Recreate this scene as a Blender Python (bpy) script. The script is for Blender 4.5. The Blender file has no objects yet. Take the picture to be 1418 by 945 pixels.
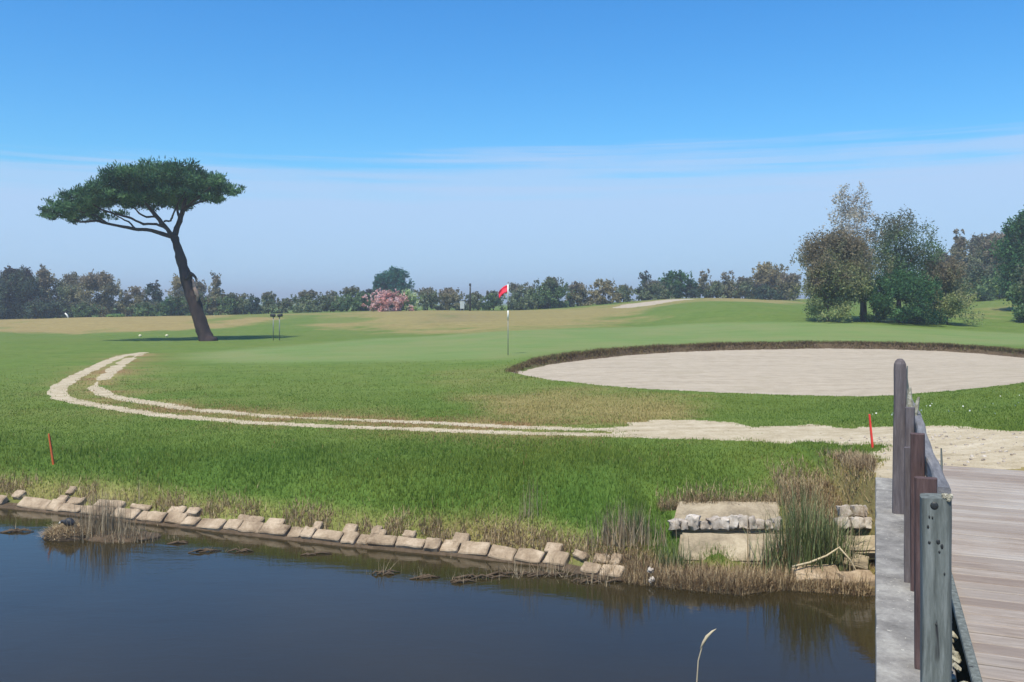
import bpy, bmesh, math, random
import numpy as np
from mathutils import Vector, Matrix, noise as mnoise
R = math.radians
random.seed(7)
RNG = np.random.default_rng(11)
sc = bpy.context.scene
COL = sc.collection
F = 1228.0; CX = 709.0; HY = 418.0          # lens and horizon of the view, eye at the origin
WATER = -2.5; DECK = -1.45; BEAM = -1.5
SUN_EL = 61.0; SUN_AZ = -151.0               # azimuth measured from +Y towards +X

# ------------------------------------------------------------------ helpers
def tag(o, label=None, cat=None, group=None, kind=None):
    if label: o['label'] = label
    if cat: o['category'] = cat
    if group: o['group'] = group
    if kind: o['kind'] = kind
    return o

def link(name, me, mat=None, parent=None, smooth=False):
    if mat is not None: me.materials.append(mat)
    o = bpy.data.objects.new(name, me); COL.objects.link(o)
    if parent is not None: o.parent = parent
    if smooth: me.polygons.foreach_set('use_smooth', [True]*len(me.polygons))
    return o

def empty(name, loc, rz=0.0):
    o = bpy.data.objects.new(name, None); COL.objects.link(o)
    o.location = loc; o.rotation_euler = (0, 0, rz); o.empty_display_size = .1
    return o

def np_mesh(name, V, Fc):
    """V (n,3); Fc (m,k) one polygon size"""
    me = bpy.data.meshes.new(name)
    V = np.asarray(V, dtype=np.float32); Fc = np.asarray(Fc, dtype=np.int32)
    m, k = Fc.shape
    me.vertices.add(len(V)); me.vertices.foreach_set('co', V.ravel())
    me.loops.add(m*k); me.loops.foreach_set('vertex_index', Fc.ravel())
    me.polygons.add(m); me.polygons.foreach_set('loop_start', np.arange(0, m*k, k, dtype=np.int32))
    me.update(calc_edges=True)
    return me

def fattr(me, name, data):
    a = me.attributes.new(name, 'FLOAT', 'POINT'); a.data.foreach_set('value', np.asarray(data, dtype=np.float32))

def cattr(me, name, data):
    a = me.attributes.new(name, 'FLOAT_COLOR', 'POINT')
    d = np.ones((len(data), 4), dtype=np.float32); d[:, :3] = data
    a.data.foreach_set('color', d.ravel())

def smooth01(x): x = np.clip(x, 0, 1); return x*x*(3-2*x)

def vnoise(x, y, seed=0):
    """cheap smooth value noise, vectorised"""
    xi = np.floor(x).astype(np.int64); yi = np.floor(y).astype(np.int64)
    xf = x-xi; yf = y-yi; xf = xf*xf*(3-2*xf); yf = yf*yf*(3-2*yf)
    def h(a, b):
        n = (a*374761393 + b*668265263 + seed*1442695041) & 0x7fffffff
        n = ((n ^ (n >> 13))*1274126177) & 0x7fffffff
        return ((n ^ (n >> 16)) & 0xffff)/65535.0
    return ((h(xi, yi)*(1-xf)+h(xi+1, yi)*xf)*(1-yf)+(h(xi, yi+1)*(1-xf)+h(xi+1, yi+1)*xf)*yf)

def fbm(x, y, seed=0, o=3):
    s = 0; a = 1; t = 0
    for i in range(o):
        s = s + a*vnoise(x*2**i, y*2**i, seed+i); t += a; a *= .5
    return s/t

# ------------------------------------------------------------------ materials
def nmat(name):
    m = bpy.data.materials.new(name); m.use_nodes = True
    nt = m.node_tree; b = nt.nodes['Principled BSDF']
    return m, nt, b

class N:
    def __init__(s, nt): s.nt = nt
    def n(s, t, **k):
        x = s.nt.nodes.new(t)
        for a, v in k.items(): setattr(x, a, v)
        return x
    def l(s, a, b): s.nt.links.new(a, b)
    def noise(s, scale, detail=3, rough=.55, vec=None, dist=0):
        x = s.n('ShaderNodeTexNoise'); x.inputs['Scale'].default_value = scale
        x.inputs['Detail'].default_value = detail; x.inputs['Roughness'].default_value = rough
        x.inputs['Distortion'].default_value = dist
        if vec is not None: s.l(vec, x.inputs['Vector'])
        return x.outputs['Fac']
    def ramp(s, fac, stops, interp='LINEAR'):
        x = s.n('ShaderNodeValToRGB'); x.color_ramp.interpolation = interp
        e = x.color_ramp.elements
        while len(e) < len(stops): e.new(.5)
        for i, (p, c) in enumerate(stops):
            e[i].position = p; e[i].color = (*c, 1) if len(c) == 3 else c
        s.l(fac, x.inputs['Fac']); return x.outputs['Color']
    def mix(s, fac, a, b, mode='MIX'):
        x = s.n('ShaderNodeMix', data_type='RGBA', blend_type=mode)
        for v, i in ((fac, 0), (a, 6), (b, 7)):
            if isinstance(v, (int, float)): x.inputs[i].default_value = v
            elif isinstance(v, tuple): x.inputs[i].default_value = (*v, 1)
            else: s.l(v, x.inputs[i])
        return x.outputs[2]
    def math(s, op, a, b=0.0, c=None):
        x = s.n('ShaderNodeMath', operation=op)
        for i, v in enumerate((a, b) if c is None else (a, b, c)):
            if isinstance(v, (int, float)): x.inputs[i].default_value = v
            else: s.l(v, x.inputs[i])
        return x.outputs[0]
    def pos(s, scale=(1, 1, 1), space='world', rot=0):
        if space == 'world': v = s.n('ShaderNodeNewGeometry').outputs['Position']
        else: v = s.n('ShaderNodeTexCoord').outputs['Object']
        m = s.n('ShaderNodeMapping'); m.inputs['Scale'].default_value = scale; m.inputs['Rotation'].default_value = (0, 0, rot)
        s.l(v, m.inputs['Vector']); return m.outputs[0]
    def attr(s, name, out='Fac'):
        x = s.n('ShaderNodeAttribute'); x.attribute_name = name; return x.outputs[out]
    def bump(s, h, strength, dist, b):
        x = s.n('ShaderNodeBump'); x.inputs['Strength'].default_value = strength; x.inputs['Distance'].default_value = dist
        s.l(h, x.inputs['Height']); s.l(x.outputs[0], b.inputs['Normal'])

def rough_mat(name, stops, scale=8, rough=.85, stretch=(1, 1, 1), bump=.4, bdist=.01, space='obj', fine=60, speck=None, rot=0, detail=5):
    m, nt, b = nmat(name); k = N(nt)
    v = k.pos(stretch, space, rot)
    a = k.noise(scale, detail, .6, v, .3); f = k.noise(fine, 4, .7, v)
    mixf = k.math('ADD', k.math('MULTIPLY', a, .72), k.math('MULTIPLY', f, .28))
    c = k.ramp(mixf, stops)
    if speck:
        g = k.noise(speck[0], 2, .5, v); g = k.ramp(g, [(speck[1], (0, 0, 0)), (speck[1]+.04, (1, 1, 1))])
        c = k.mix(g, c, speck[2])
    k.l(c, b.inputs['Base Color']); b.inputs['Roughness'].default_value = rough
    b.inputs['Specular IOR Level'].default_value = .25
    k.bump(mixf, bump, bdist, b)
    return m

def leaf_mat(name, stops, trans=.25, rough=.6, bluescale=0, hmix=None):
    """stops: ramp over the per-leaf tint; hmix=(colour, lo, hi): dry flower heads by height"""
    m, nt, b = nmat(name); k = N(nt)
    t = k.attr('tint')
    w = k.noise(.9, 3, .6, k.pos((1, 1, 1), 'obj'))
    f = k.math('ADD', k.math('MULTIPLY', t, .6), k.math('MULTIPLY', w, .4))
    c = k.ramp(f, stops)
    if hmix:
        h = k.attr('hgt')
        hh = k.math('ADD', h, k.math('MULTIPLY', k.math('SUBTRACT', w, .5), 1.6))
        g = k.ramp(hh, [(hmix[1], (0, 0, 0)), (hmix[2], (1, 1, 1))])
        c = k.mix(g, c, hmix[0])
    k.l(c, b.inputs['Base Color']); b.inputs['Roughness'].default_value = rough
    b.inputs['Specular IOR Level'].default_value = .2
    tr = k.n('ShaderNodeBsdfTranslucent'); k.l(c, tr.inputs['Color'])
    mx = k.n('ShaderNodeMixShader'); mx.inputs[0].default_value = trans
    out = nt.nodes['Material Output']
    k.l(b.outputs[0], mx.inputs[1]); k.l(tr.outputs[0], mx.inputs[2]); k.l(mx.outputs[0], out.inputs['Surface'])
    return m

M = {}
M['bark_dark'] = rough_mat('pine_bark', [(.3, (.018, .014, .016)), (.55, (.05, .036, .034)), (.75, (.10, .07, .055))], 3, .95, (1, 1, .35), .9, .05, 'obj', 14)
M['bark_pale'] = rough_mat('peeled_wood', [(.3, (.20, .13, .10)), (.7, (.42, .30, .24))], 5, .9, (1, 1, .3))
M['bark_grey'] = rough_mat('grey_bark', [(.3, (.05, .04, .035)), (.7, (.14, .115, .10))], 4, .95, (1, 1, .3))
M['pine_needle'] = leaf_mat('pine_needles', [(.3, (.019, .064, .034)), (.48, (.056, .15, .062)), (.7, (.135, .25, .105))], .3)
tree_stops = {
 'dark':  [(.3, (.022, .038, .034)), (.5, (.034, .056, .042)), (.75, (.065, .09, .06))],
 'teal':  [(.3, (.010, .045, .045)), (.5, (.016, .070, .060)), (.75, (.030, .095, .075))],
 'green': [(.3, (.030, .055, .030)), (.5, (.055, .095, .045)), (.75, (.10, .145, .070))],
 'deep':  [(.3, (.012, .036, .018)), (.5, (.022, .062, .028)), (.75, (.06, .12, .05))],
 'grey':  [(.3, (.050, .070, .042)), (.5, (.092, .118, .072)), (.75, (.17, .185, .125))],
 'brown': [(.3, (.065, .068, .042)), (.5, (.125, .120, .078)), (.75, (.22, .20, .135))],
 'mixed': [(.3, (.060, .085, .038)), (.5, (.125, .15, .068)), (.75, (.22, .225, .115))],
 'tan':   [(.3, (.08, .072, .045)), (.5, (.14, .118, .072)), (.75, (.22, .18, .115))],
 'airy':  [(.3, (.12, .10, .10)), (.5, (.19, .165, .155)), (.75, (.28, .25, .23))],
 'pink':  [(.25, (.06, .09, .05)), (.40, (.30, .13, .14)), (.75, (.62, .30, .34))],
 'cream': [(.3, (.07, .12, .05)), (.45, (.20, .27, .12)), (.75, (.52, .56, .34))],
 'light': [(.3, (.07, .12, .045)), (.5, (.12, .18, .07)), (.75, (.20, .27, .11))],
}
for kk, st in tree_stops.items():
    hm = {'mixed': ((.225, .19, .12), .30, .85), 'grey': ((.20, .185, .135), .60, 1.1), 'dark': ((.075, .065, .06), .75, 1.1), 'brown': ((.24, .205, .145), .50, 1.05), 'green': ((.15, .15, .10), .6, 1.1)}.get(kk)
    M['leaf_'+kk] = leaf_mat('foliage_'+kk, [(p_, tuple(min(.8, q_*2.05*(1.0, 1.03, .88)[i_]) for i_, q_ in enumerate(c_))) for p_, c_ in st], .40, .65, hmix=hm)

M['wood_grey'] = rough_mat('weathered_wood', [(.25, (.045, .05, .045)), (.5, (.13, .145, .13)), (.75, (.27, .29, .27))], 7, .9, (6, 6, .6), .8, .006, 'obj', 30, speck=(5.5, .70, (.03, .03, .03)))
M['wood_purple'] = rough_mat('dark_weathered_wood', [(.25, (.05, .04, .042)), (.5, (.115, .098, .098)), (.75, (.20, .175, .17))], 7, .9, (6, 6, .6), .8, .006, 'obj', 30)
M['wood_red'] = rough_mat('red_brown_wood', [(.25, (.04, .026, .025)), (.5, (.095, .06, .055)), (.75, (.17, .115, .105))], 7, .9, (6, 6, .6), .8, .006, 'obj', 30)
M['wood_rail'] = rough_mat('grey_rail_wood', [(.25, (.07, .07, .075)), (.5, (.17, .17, .175)), (.75, (.30, .29, .28))], 7, .9, (6, .5, 6), .8, .006, 'obj', 30)
M['lichen'] = rough_mat('lichen_wood', [(.3, (.09, .08, .06)), (.5, (.30, .28, .20)), (.7, (.60, .58, .48))], 30, .95, (1, 1, 1), .8, .01, 'obj', 90)
M['concrete'] = rough_mat('lichen_concrete', [(.30, (.09, .085, .075)), (.5, (.225, .213, .19)), (.68, (.38, .365, .32))], 5, .95, (1, 1, 1), .7, .008, 'obj', 45, speck=(42, .68, (.46, .44, .37)))
M['stone'] = rough_mat('edging_stone', [(.33, (.15, .105, .065)), (.5, (.33, .25, .165)), (.66, (.50, .40, .28))], 4.5, .95, (1, 1, 1), .8, .012, 'world', 40)
M['slab'] = rough_mat('concrete_slab', [(.3, (.14, .115, .075)), (.5, (.33, .27, .18)), (.7, (.48, .41, .29))], 3.5, .95, (1, 1, 2.5), .5, .008, 'world', 40)
M['rubble'] = rough_mat('white_rubble', [(.35, (.17, .13, .095)), (.5, (.40, .345, .28)), (.66, (.62, .57, .50))], 6, .95, (1, 1, 1), .6, .01, 'world', 40)
M['dirt'] = rough_mat('dark_soil', [(.3, (.05, .035, .02)), (.7, (.14, .10, .065))], 12, 1, (1, 1, 1), .8, .02, 'world', 60)
M['straw'] = leaf_mat('dry_straw', [(.25, (.14, .09, .05)), (.5, (.32, .23, .13)), (.8, (.56, .45, .27))], .2, .8)
M['dead_reed'] = leaf_mat('dead_reed', [(.25, (.17, .125, .075)), (.5, (.32, .25, .155)), (.8, (.48, .40, .27))], .2, .8)
M['reed_green'] = leaf_mat('green_reed', [(.25, (.07, .10, .035)), (.5, (.15, .20, .07)), (.8, (.32, .36, .18))], .3, .5)
M['white_flower'] = leaf_mat('white_petals', [(.2, (.7, .7, .62)), (.8, (.85, .85, .8))], .2)
def plain(name, col, rough=.5, metal=0):
    m, nt, b = nmat(name); k = N(nt)
    v = k.noise(9, 3, .6, k.pos((1, 1, 1), 'obj'))
    c = k.ramp(v, [(.25, tuple(x*.8 for x in col)), (.75, tuple(min(1, x*1.12) for x in col))])
    k.l(c, b.inputs['Base Color']); b.inputs['Roughness'].default_value = rough; b.inputs['Metallic'].default_value = metal
    return m
M['red_paint'] = plain('red_paint', (.80, .045, .03), .6)
M['orange_paint'] = plain('faded_orange_paint', (.55, .11, .025), .7)
M['flag_red'] = plain('red_flag_cloth', (.85, .03, .07), .7)
M['white_paint'] = plain('white_paint', (.78, .78, .72), .4)
M['dark_plastic'] = plain('dark_plastic', (.02, .022, .02), .5)
M['steel'] = plain('dull_steel', (.22, .24, .22), .5, .4)
M['cream'] = plain('cream_plastic', (.62, .60, .38), .5)
M['feather'] = plain('black_feathers', (.018, .020, .026), .6)
M['bill'] = plain('white_bill', (.8, .78, .72), .4)
M['pale_straw'] = plain('pale_straw', (.50, .42, .27), .8)
M['panel'] = plain('pale_panel', (.42, .47, .45), .6)

# ------------------------------------------------------------------ terrain
# (column in the view, distance, height row in the view): surveyed spots of the land
ctrl = """
-350 13 605|-350 19 545|-350 33 490|-350 45 470|-350 62 457|-350 78 445|-350 100 440|-350 220 427
0 12.0 623|0 15 580|0 19 545|0 33 490|0 45 470|0 60 458|0 74 447|0 92 442|0 220 427
100 11.5 631|100 19 545|100 33 490|100 45 471|100 60 460|100 74 441|100 92 441|100 220 427
300 10.8 638|300 14.2 580|300 20 534|300 33 490|300 44 472|300 58 458|300 74 438|300 92 437|300 220 426
500 10.2 645|500 13.2 590|500 20 532|500 33 485|500 45 467|500 56 457|500 72 437|500 92 431|500 220 425
620 13 590|620 33 484|620 55 455|620 68 434|620 92 430
700 9.6 653|700 12.3 598|700 22 515|700 27 492|700 42 463|700 54 451|700 70 436|700 92 430|700 220 424
900 9.2 646|900 11.8 600|900 17.1 540|900 33 475|900 45 457|900 56 443|900 66 429|900 76 424|900 92 416|900 220 423
950 80 414.5|960 100 413|1000 9.6 632|1000 50 444|1000 61 420|1000 80 417|1000 100 413
1200 9.4 632|1200 10.5 612|1200 15.8 549|1200 33 474|1200 44 449|1200 50 441|1200 70 428|1200 92 417|1200 220 420
1418 8.0 650|1418 10 600|1418 16 530|1418 30 483|1418 45 457|1418 60 431|1418 80 412|1418 100 404|1418 220 412
1800 8.0 650|1800 10 600|1800 16 530|1800 30 483|1800 45 457|1800 60 431|1800 80 412|1800 100 404|1800 220 412
-350 1400 420|300 1400 420|900 1400 420|1800 1400 420
-1200 14 600|-1200 33 485|-1200 80 440|-1200 400 422|2600 9 630|2600 33 480|2600 80 420|2600 400 419
"""
CT = np.array([[float(v) for v in c.split()] for line in ctrl.strip().split('\n') for c in line.split('|')])
def warp(X, Y): return np.stack([(X/Y)*2.2, np.log(Y)], -1)
_cx = (CT[:, 0]-CX)/F*CT[:, 1]; _cy = CT[:, 1]; _cz = -(CT[:, 2]-HY)/F*CT[:, 1]
def _phi(r2): return .5*r2*np.log(np.maximum(r2, 1e-12))
_P = warp(_cx, _cy); _n = len(_P)
_K = _phi(((_P[:, None]-_P[None])**2).sum(-1)) + np.eye(_n)*.002
_Q = np.hstack([np.ones((_n, 1)), _P])
_A = np.block([[_K, _Q], [_Q.T, np.zeros((3, 3))]])
_W = np.linalg.solve(_A, np.concatenate([_cz, np.zeros(3)]))
def tps(X, Y):
    X = np.asarray(X, float); Y = np.asarray(Y, float); sh = X.shape
    p = warp(X.ravel(), Y.ravel()); out = np.empty(len(p))
    for i in range(0, len(p), 40000):
        q = p[i:i+40000]
        r2 = ((q[:, None]-_P[None])**2).sum(-1)
        out[i:i+40000] = _phi(r2) @ _W[:_n] + _W[_n] + q @ _W[_n+1:]
    return out.reshape(sh)

shore_px = [(-900, 676), (-350, 690), (0, 702), (85, 711), (237, 728), (338, 740), (474, 755), (626, 769), (760, 784), (812, 796), (870, 806), (950, 815), (1020, 822), (1080, 815), (1130, 819), (1200, 824)]
SHORE = [((x-CX)/F*(2.5*F/(y-HY)), 2.5*F/(y-HY)) for x, y in shore_px] + [(6, 8.2), (12, 9.5), (40, 14)]
SHORE = [(-60, 26)] + SHORE
SH = np.array(SHORE)
def shore_s(X, Y):
    """signed distance inland from the water's edge"""
    best = np.full(X.shape, 1e9); sgn = np.ones(X.shape)
    for (ax, ay), (bx, by) in zip(SHORE[:-1], SHORE[1:]):
        dx, dy = bx-ax, by-ay; L2 = dx*dx+dy*dy
        t = np.clip(((X-ax)*dx+(Y-ay)*dy)/L2, 0, 1)
        d = np.hypot(X-ax-t*dx, Y-ay-t*dy)
        s = np.sign((dx)*(Y-ay)-(dy)*(X-ax))
        m = d < best
        best = np.where(m, d, best); sgn = np.where(m, s, sgn)
    return best*sgn

def poly_sd(X, Y, poly):
    """signed distance, positive inside"""
    P = np.array(poly); n = len(P); best = np.full(X.shape, 1e9); ins = np.zeros(X.shape, bool)
    for i in range(n):
        ax, ay = P[i]; bx, by = P[(i+1) % n]; dx, dy = bx-ax, by-ay; L2 = dx*dx+dy*dy+1e-12
        t = np.clip(((X-ax)*dx+(Y-ay)*dy)/L2, 0, 1)
        best = np.minimum(best, np.hypot(X-ax-t*dx, Y-ay-t*dy))
        c = ((ay > Y) != (by > Y)) & (X < (bx-ax)*(Y-ay)/(by-ay+1e-12)+ax)
        ins ^= c
    return np.where(ins, best, -best)

def line_d(X, Y, pts):
    best = np.full(X.shape, 1e9)
    for (ax, ay), (bx, by) in zip(pts[:-1], pts[1:]):
        dx, dy = bx-ax, by-ay; L2 = dx*dx+dy*dy+1e-12
        t = np.clip(((X-ax)*dx+(Y-ay)*dy)/L2, 0, 1)
        best = np.minimum(best, np.hypot(X-ax-t*dx, Y-ay-t*dy))
    return best

# survey: where a line of sight first meets the land
_ZS = np.concatenate([np.arange(7.5, 40, .05), np.arange(40, 150, .25)])
_cache = {}
def ground_hit(px, py, zmin=0):
    k = px
    if k not in _cache:
        X = (px-CX)/F*_ZS; _cache[k] = HY - tps(X, _ZS)/_ZS*F
    g = _cache[k]
    idx = np.where((g <= py) & (_ZS > zmin))[0]
    i = idx[0] if len(idx) else len(_ZS)-1
    return ((px-CX)/F*_ZS[i], _ZS[i])
def gpoly(pts, zmin=0): return [ground_hit(x, y, zmin) for x, y in pts]
def pz(px, Z): return ((px-CX)/F*Z, Z)

BUNKER = gpoly([(705, 515), (716, 510), (740, 500), (790, 492.5), (850, 486), (930, 481), (1000, 478.5)]) + [pz(1060, 31.6), pz(1130, 32.0), pz(1210, 31.9), pz(1300, 31.2), pz(1370, 29.6), pz(1440, 27), pz(1475, 23), pz(1465, 19)] + \
    gpoly([(1418, 530), (1360, 537), (1300, 543), (1200, 549), (1120, 548), (1050, 546), (980, 543), (900, 539), (830, 534), (760, 526), (725, 520)])
GREEN = gpoly([(265, 490), (330, 484), (420, 478)]) + [pz(520, 43), pz(640, 46), pz(800, 49), pz(960, 49), pz(1100, 46), pz(1250, 43), pz(1450, 42), pz(1500, 36), pz(1418, 32)] + \
    gpoly([(1300, 477), (1150, 473), (1000, 474), (860, 481), (780, 489), (700, 499), (560, 500), (400, 503), (300, 502), (262, 497)])
TRK_OUT = gpoly([(200, 488.5), (169, 493.5), (146, 502), (125, 512.5), (102, 524), (84, 535), (78, 543), (84, 551), (102, 556), (135, 562.5), (183, 570), (237, 577), (288, 580.5), (345, 585), (406, 588.5), (480, 591.5), (560, 594.5), (640, 597.5), (720, 600), (800, 602), (900, 605), (1000, 608), (1100, 611)])
TRK_IN = gpoly([(192, 491.5), (176, 499), (162, 509), (146, 521), (134, 530), (131, 538), (149, 548), (176, 554), (217, 560), (257, 566.5), (305, 570.5), (355, 575), (406, 578.5), (480, 581), (560, 584.5), (640, 588.5), (720, 592), (800, 594.5), (880, 596)])
GRAVEL = gpoly([(850, 601), (845, 594), (862, 589), (875, 584), (905, 582), (960, 583), (1018, 586), (1040, 596), (1065, 592), (1122, 587), (1174, 592), (1234, 591), (1294, 591), (1360, 593), (1418, 599)]) + [pz(1700, 10.4), pz(1700, 7.3), pz(1300, 7.6), pz(1214, 8.05)] + gpoly([(1216, 617), (1148, 614), (992, 609), (900, 606)])
STRIP = [pz(848, 78), pz(872, 76), pz(905, 76.5), pz(955, 79), pz(962, 83), pz(930, 86), pz(860, 84)]
DRY = [  # polygon, weight, softness
 ([pz(-400, 61), pz(0, 58), pz(100, 58.5), pz(200, 58.5), pz(300, 60), pz(370, 64), pz(410, 70), pz(430, 84), pz(300, 95), pz(100, 95), pz(-400, 95)], 1.0, 3.5),
 ([pz(440, 62), pz(520, 56), pz(640, 50), pz(760, 50.5), pz(815, 54), pz(850, 62), pz(900, 72), pz(900, 88), pz(700, 90), pz(520, 90), pz(450, 78)], .85, 5),
 ([pz(580, 50), pz(640, 47.5), pz(760, 47.5), pz(840, 51), pz(800, 54), pz(640, 53)], .6, 3),
 ([pz(880, 70), pz(990, 74), pz(1100, 68), pz(1120, 84), pz(1120, 110), pz(850, 110)], .8, 4),
 (gpoly([(590, 520), (640, 508), (700, 512), (740, 526), (860, 541), (960, 548), (960, 560), (880, 584), (860, 584), (740, 580), (690, 560), (620, 548)]), .8, 1.6),
 (gpoly([(730, 505), (705, 514), (760, 529), (860, 540), (1000, 547), (1000, 553), (860, 551), (740, 545), (680, 527), (690, 512)]), .5, .8),
 ([pz(1330, 56), pz(1420, 56), pz(1500, 70), pz(1340, 78)], .5, 6),
]
PATCH = [pz(600, 60), pz(660, 60), pz(665, 68), pz(600, 68)]

def zones(X, Y):
    """weights for the ground material and class masks"""
    z = {}
    n1 = fbm(X*.9, Y*.9, 3); n2 = fbm(X*3.1, Y*3.1, 9); n3 = fbm(X*.25, Y*.18, 21)
    nf = (n2-.5)
    s = shore_s(X, Y)
    bd = poly_sd(X, Y, BUNKER); gd = poly_sd(X, Y, GREEN)
    to = line_d(X, Y, TRK_OUT); ti = line_d(X, Y, TRK_IN); gr = poly_sd(X, Y, GRAVEL)
    near = np.clip((Y-13)/8, 0, 1)
    w_out = (.14+.05*near)*(.82+.36*fbm(X*1.7, Y*1.7, 35)); w_in = (.13+.06*near)*(.7+.5*fbm(X*1.7, Y*1.7, 36))
    patch = smooth01((fbm(X*.8, Y*.8, 31)-.30)*5)
    trk = np.maximum(w_out - to, w_in*(.12+.95*patch) - ti) + .13*nf
    z['path'] = np.maximum(trk, gr + .35*nf - .3*np.clip(fbm(X*2.2, Y*5, 77)-.62, 0, 1)*4*(X < 4.6))
    back = smooth01((Y-20)/4)*(X > -.5)
    z['bdr'] = bd
    z['bd'] = bd - .34*back*smooth01((Y-20)/5) + .16*nf; z['gd'] = gd + .3*(n1-.5)
    st = poly_sd(X, Y, STRIP); z['strip'] = st + 1.2*(n3-.5)
    dry = np.zeros(X.shape)
    for poly, w, sf in DRY:
        d = poly_sd(X, Y, poly)
        n4 = fbm(X*.12, Y*.10, 66); n5 = fbm(X*.35, Y*.3, 67)
        dry = np.maximum(dry, w*smooth01(.5+(d + sf*1.6*(n3-.5) + sf*.8*(n1-.5))/sf)*(1-.75*smooth01((n4*.6+n5*.4-.5)*7)))
    # worn, reddish verge inside the bend of the track and beside it
    tverge = np.exp(-np.clip(ti-.2, 0, 9)/.5)*(Y < 34)
    dry = np.maximum(dry, tverge*.75*smooth01((n1-.25)*2.2))
    between = (to < .75) & (ti < .75)
    z['between'] = between*1.0
    z['red'] = np.clip(tverge*1.1*smooth01((fbm(X*1.3, Y*1.3, 55)-.4)*4), 0, 1)
    # around the bridge end and above the slabs the grass is dry
    e = np.exp(-((X-3.25)/.55)**2 - ((Y-8.6)/.7)**2)
    dry = np.maximum(dry, np.clip(e*1.5, 0, .95))
    # straw fringe above the stones
    fr = np.exp(-((s-.28)/.2)**2)*(Y < 30)
    dry = np.maximum(dry, fr*(.15+.7*n1))
    dry = np.maximum(dry, smooth01((X-.6)/.8)*np.exp(-(np.clip(s-.3, 0, 9)/.25)**2))
    z['dry'] = np.clip(dry + .25*(n1-.5)*(Y < 60) - .02, 0, 1)
    lush = smooth01((3.0 + 3.0*(n3-.5) + 1.2*(n1-.5) - s)/2.8)*smooth01((s-.3)/.3)
    z['lush'] = lush*(1-.8*z['dry'])
    z['mud'] = smooth01((.22-s)/.25)
    z['s'] = s
    z['pd'] = smooth01(.5+poly_sd(X, Y, PATCH)/7)
    return z

def height(X, Y, s=None, bd=None):
    X = np.asarray(X, float); Y = np.asarray(Y, float)
    land = tps(X, Y)
    if s is None: s = shore_s(X, Y)
    rt = smooth01((X-1.0)/.5); rr = smooth01((X-3.32)/.15)
    pl = np.interp(s, [-6, -1.5, 0, .22, .5, .8, 1.1, 2, 6, 12], [-3.6, -3.3, -2.53, -2.39, -2.20, -2.00, -1.83, -1.45, -.6, .8])
    pr = np.interp(s, [-6, -1.5, -.1, 0, .36, .48, .74, .88, 1.30, 1.5, 2.2, 3.4, 8], [-3.6, -3.3, -2.6, -2.47, -2.44, -2.43, -2.29, -2.25, -2.08, -1.93, -1.74, -1.45, .5])
    pe = np.interp(s, [-6, -.2, .15, 3], [-3.6, -3.2, -1.47, .5])
    bank = (pl*(1-rt)+pr*rt)*(1-rr)+pe*rr
    k = 11.0
    z = np.where(s < 14, -np.log(np.exp(-k*np.clip(land, -8, 8))+np.exp(-k*np.clip(bank, -8, 8)))/k, land)
    if bd is None: bd = poly_sd(X, Y, BUNKER)
    depth = .04 + .115*smooth01((Y-19)/9)
    z = z - depth*smooth01(bd/.22)
    z = z + .05*np.exp(-((bd+.3)/.45)**2)*smooth01((Y-24)/5)
    amp = .018*np.clip(Y/15, .4, 2)
    z = z + amp*(fbm(X*.7, Y*.7, 5)-.5)*(bd < 0)
    z = z + .025*(fbm(X*2.5, Y*2.5, 8)-.5)*(bd >= 0)*smooth01(bd)
    return z
def hz(x, y): return float(height(np.array([x]), np.array([y]))[0])

# ---- the land as one fan of quads, split by surface
us = np.concatenate([np.linspace(-2.6, -.66, 50)[:-1], np.arange(-.66, .66, .00115), np.linspace(.66, 2.6, 50)])
ys = [5.6]
while ys[-1] < 1600:
    y = ys[-1]
    if y < 20.5: d = max(.05, y*y/1900)
    elif y < 34.6: d = .075
    elif y < 42: d = .35
    elif y < 100: d = .6
    else: d = y*.09
    ys.append(y+d)
ys = np.array(ys)
U, YY = np.meshgrid(us, ys); XX = U*YY
nr, nc = XX.shape
Zn = zones(XX, YY)
HH = height(XX, YY, Zn['s'], Zn['bdr']+.05*(fbm(XX*3, YY*3, 70)-.5))
V = np.stack([XX, YY, HH], -1).reshape(-1, 3)
ii = np.arange(nr*nc).reshape(nr, nc)
FQ = np.stack([ii[:-1, :-1], ii[:-1, 1:], ii[1:, 1:], ii[1:, :-1]], -1).reshape(-1, 4)
def fc(a): return (a[:-1, :-1]+a[:-1, 1:]+a[1:, 1:]+a[1:, :-1]).reshape(-1)/4
cls = np.zeros(len(FQ), int)
cls[fc(Zn['gd']) > 0] = 1
cls[(fc(Zn['strip']) > 0)] = 4
cls[(fc(Zn['path']) > 0) & (fc(Zn['s']) > .25)] = 3
cls[fc(Zn['bd']) > 0] = 2
lip = smooth01((Zn['bd']+.62)/.25)*(Zn['bd'] < .12)*smooth01((YY-21)/5)

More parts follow.
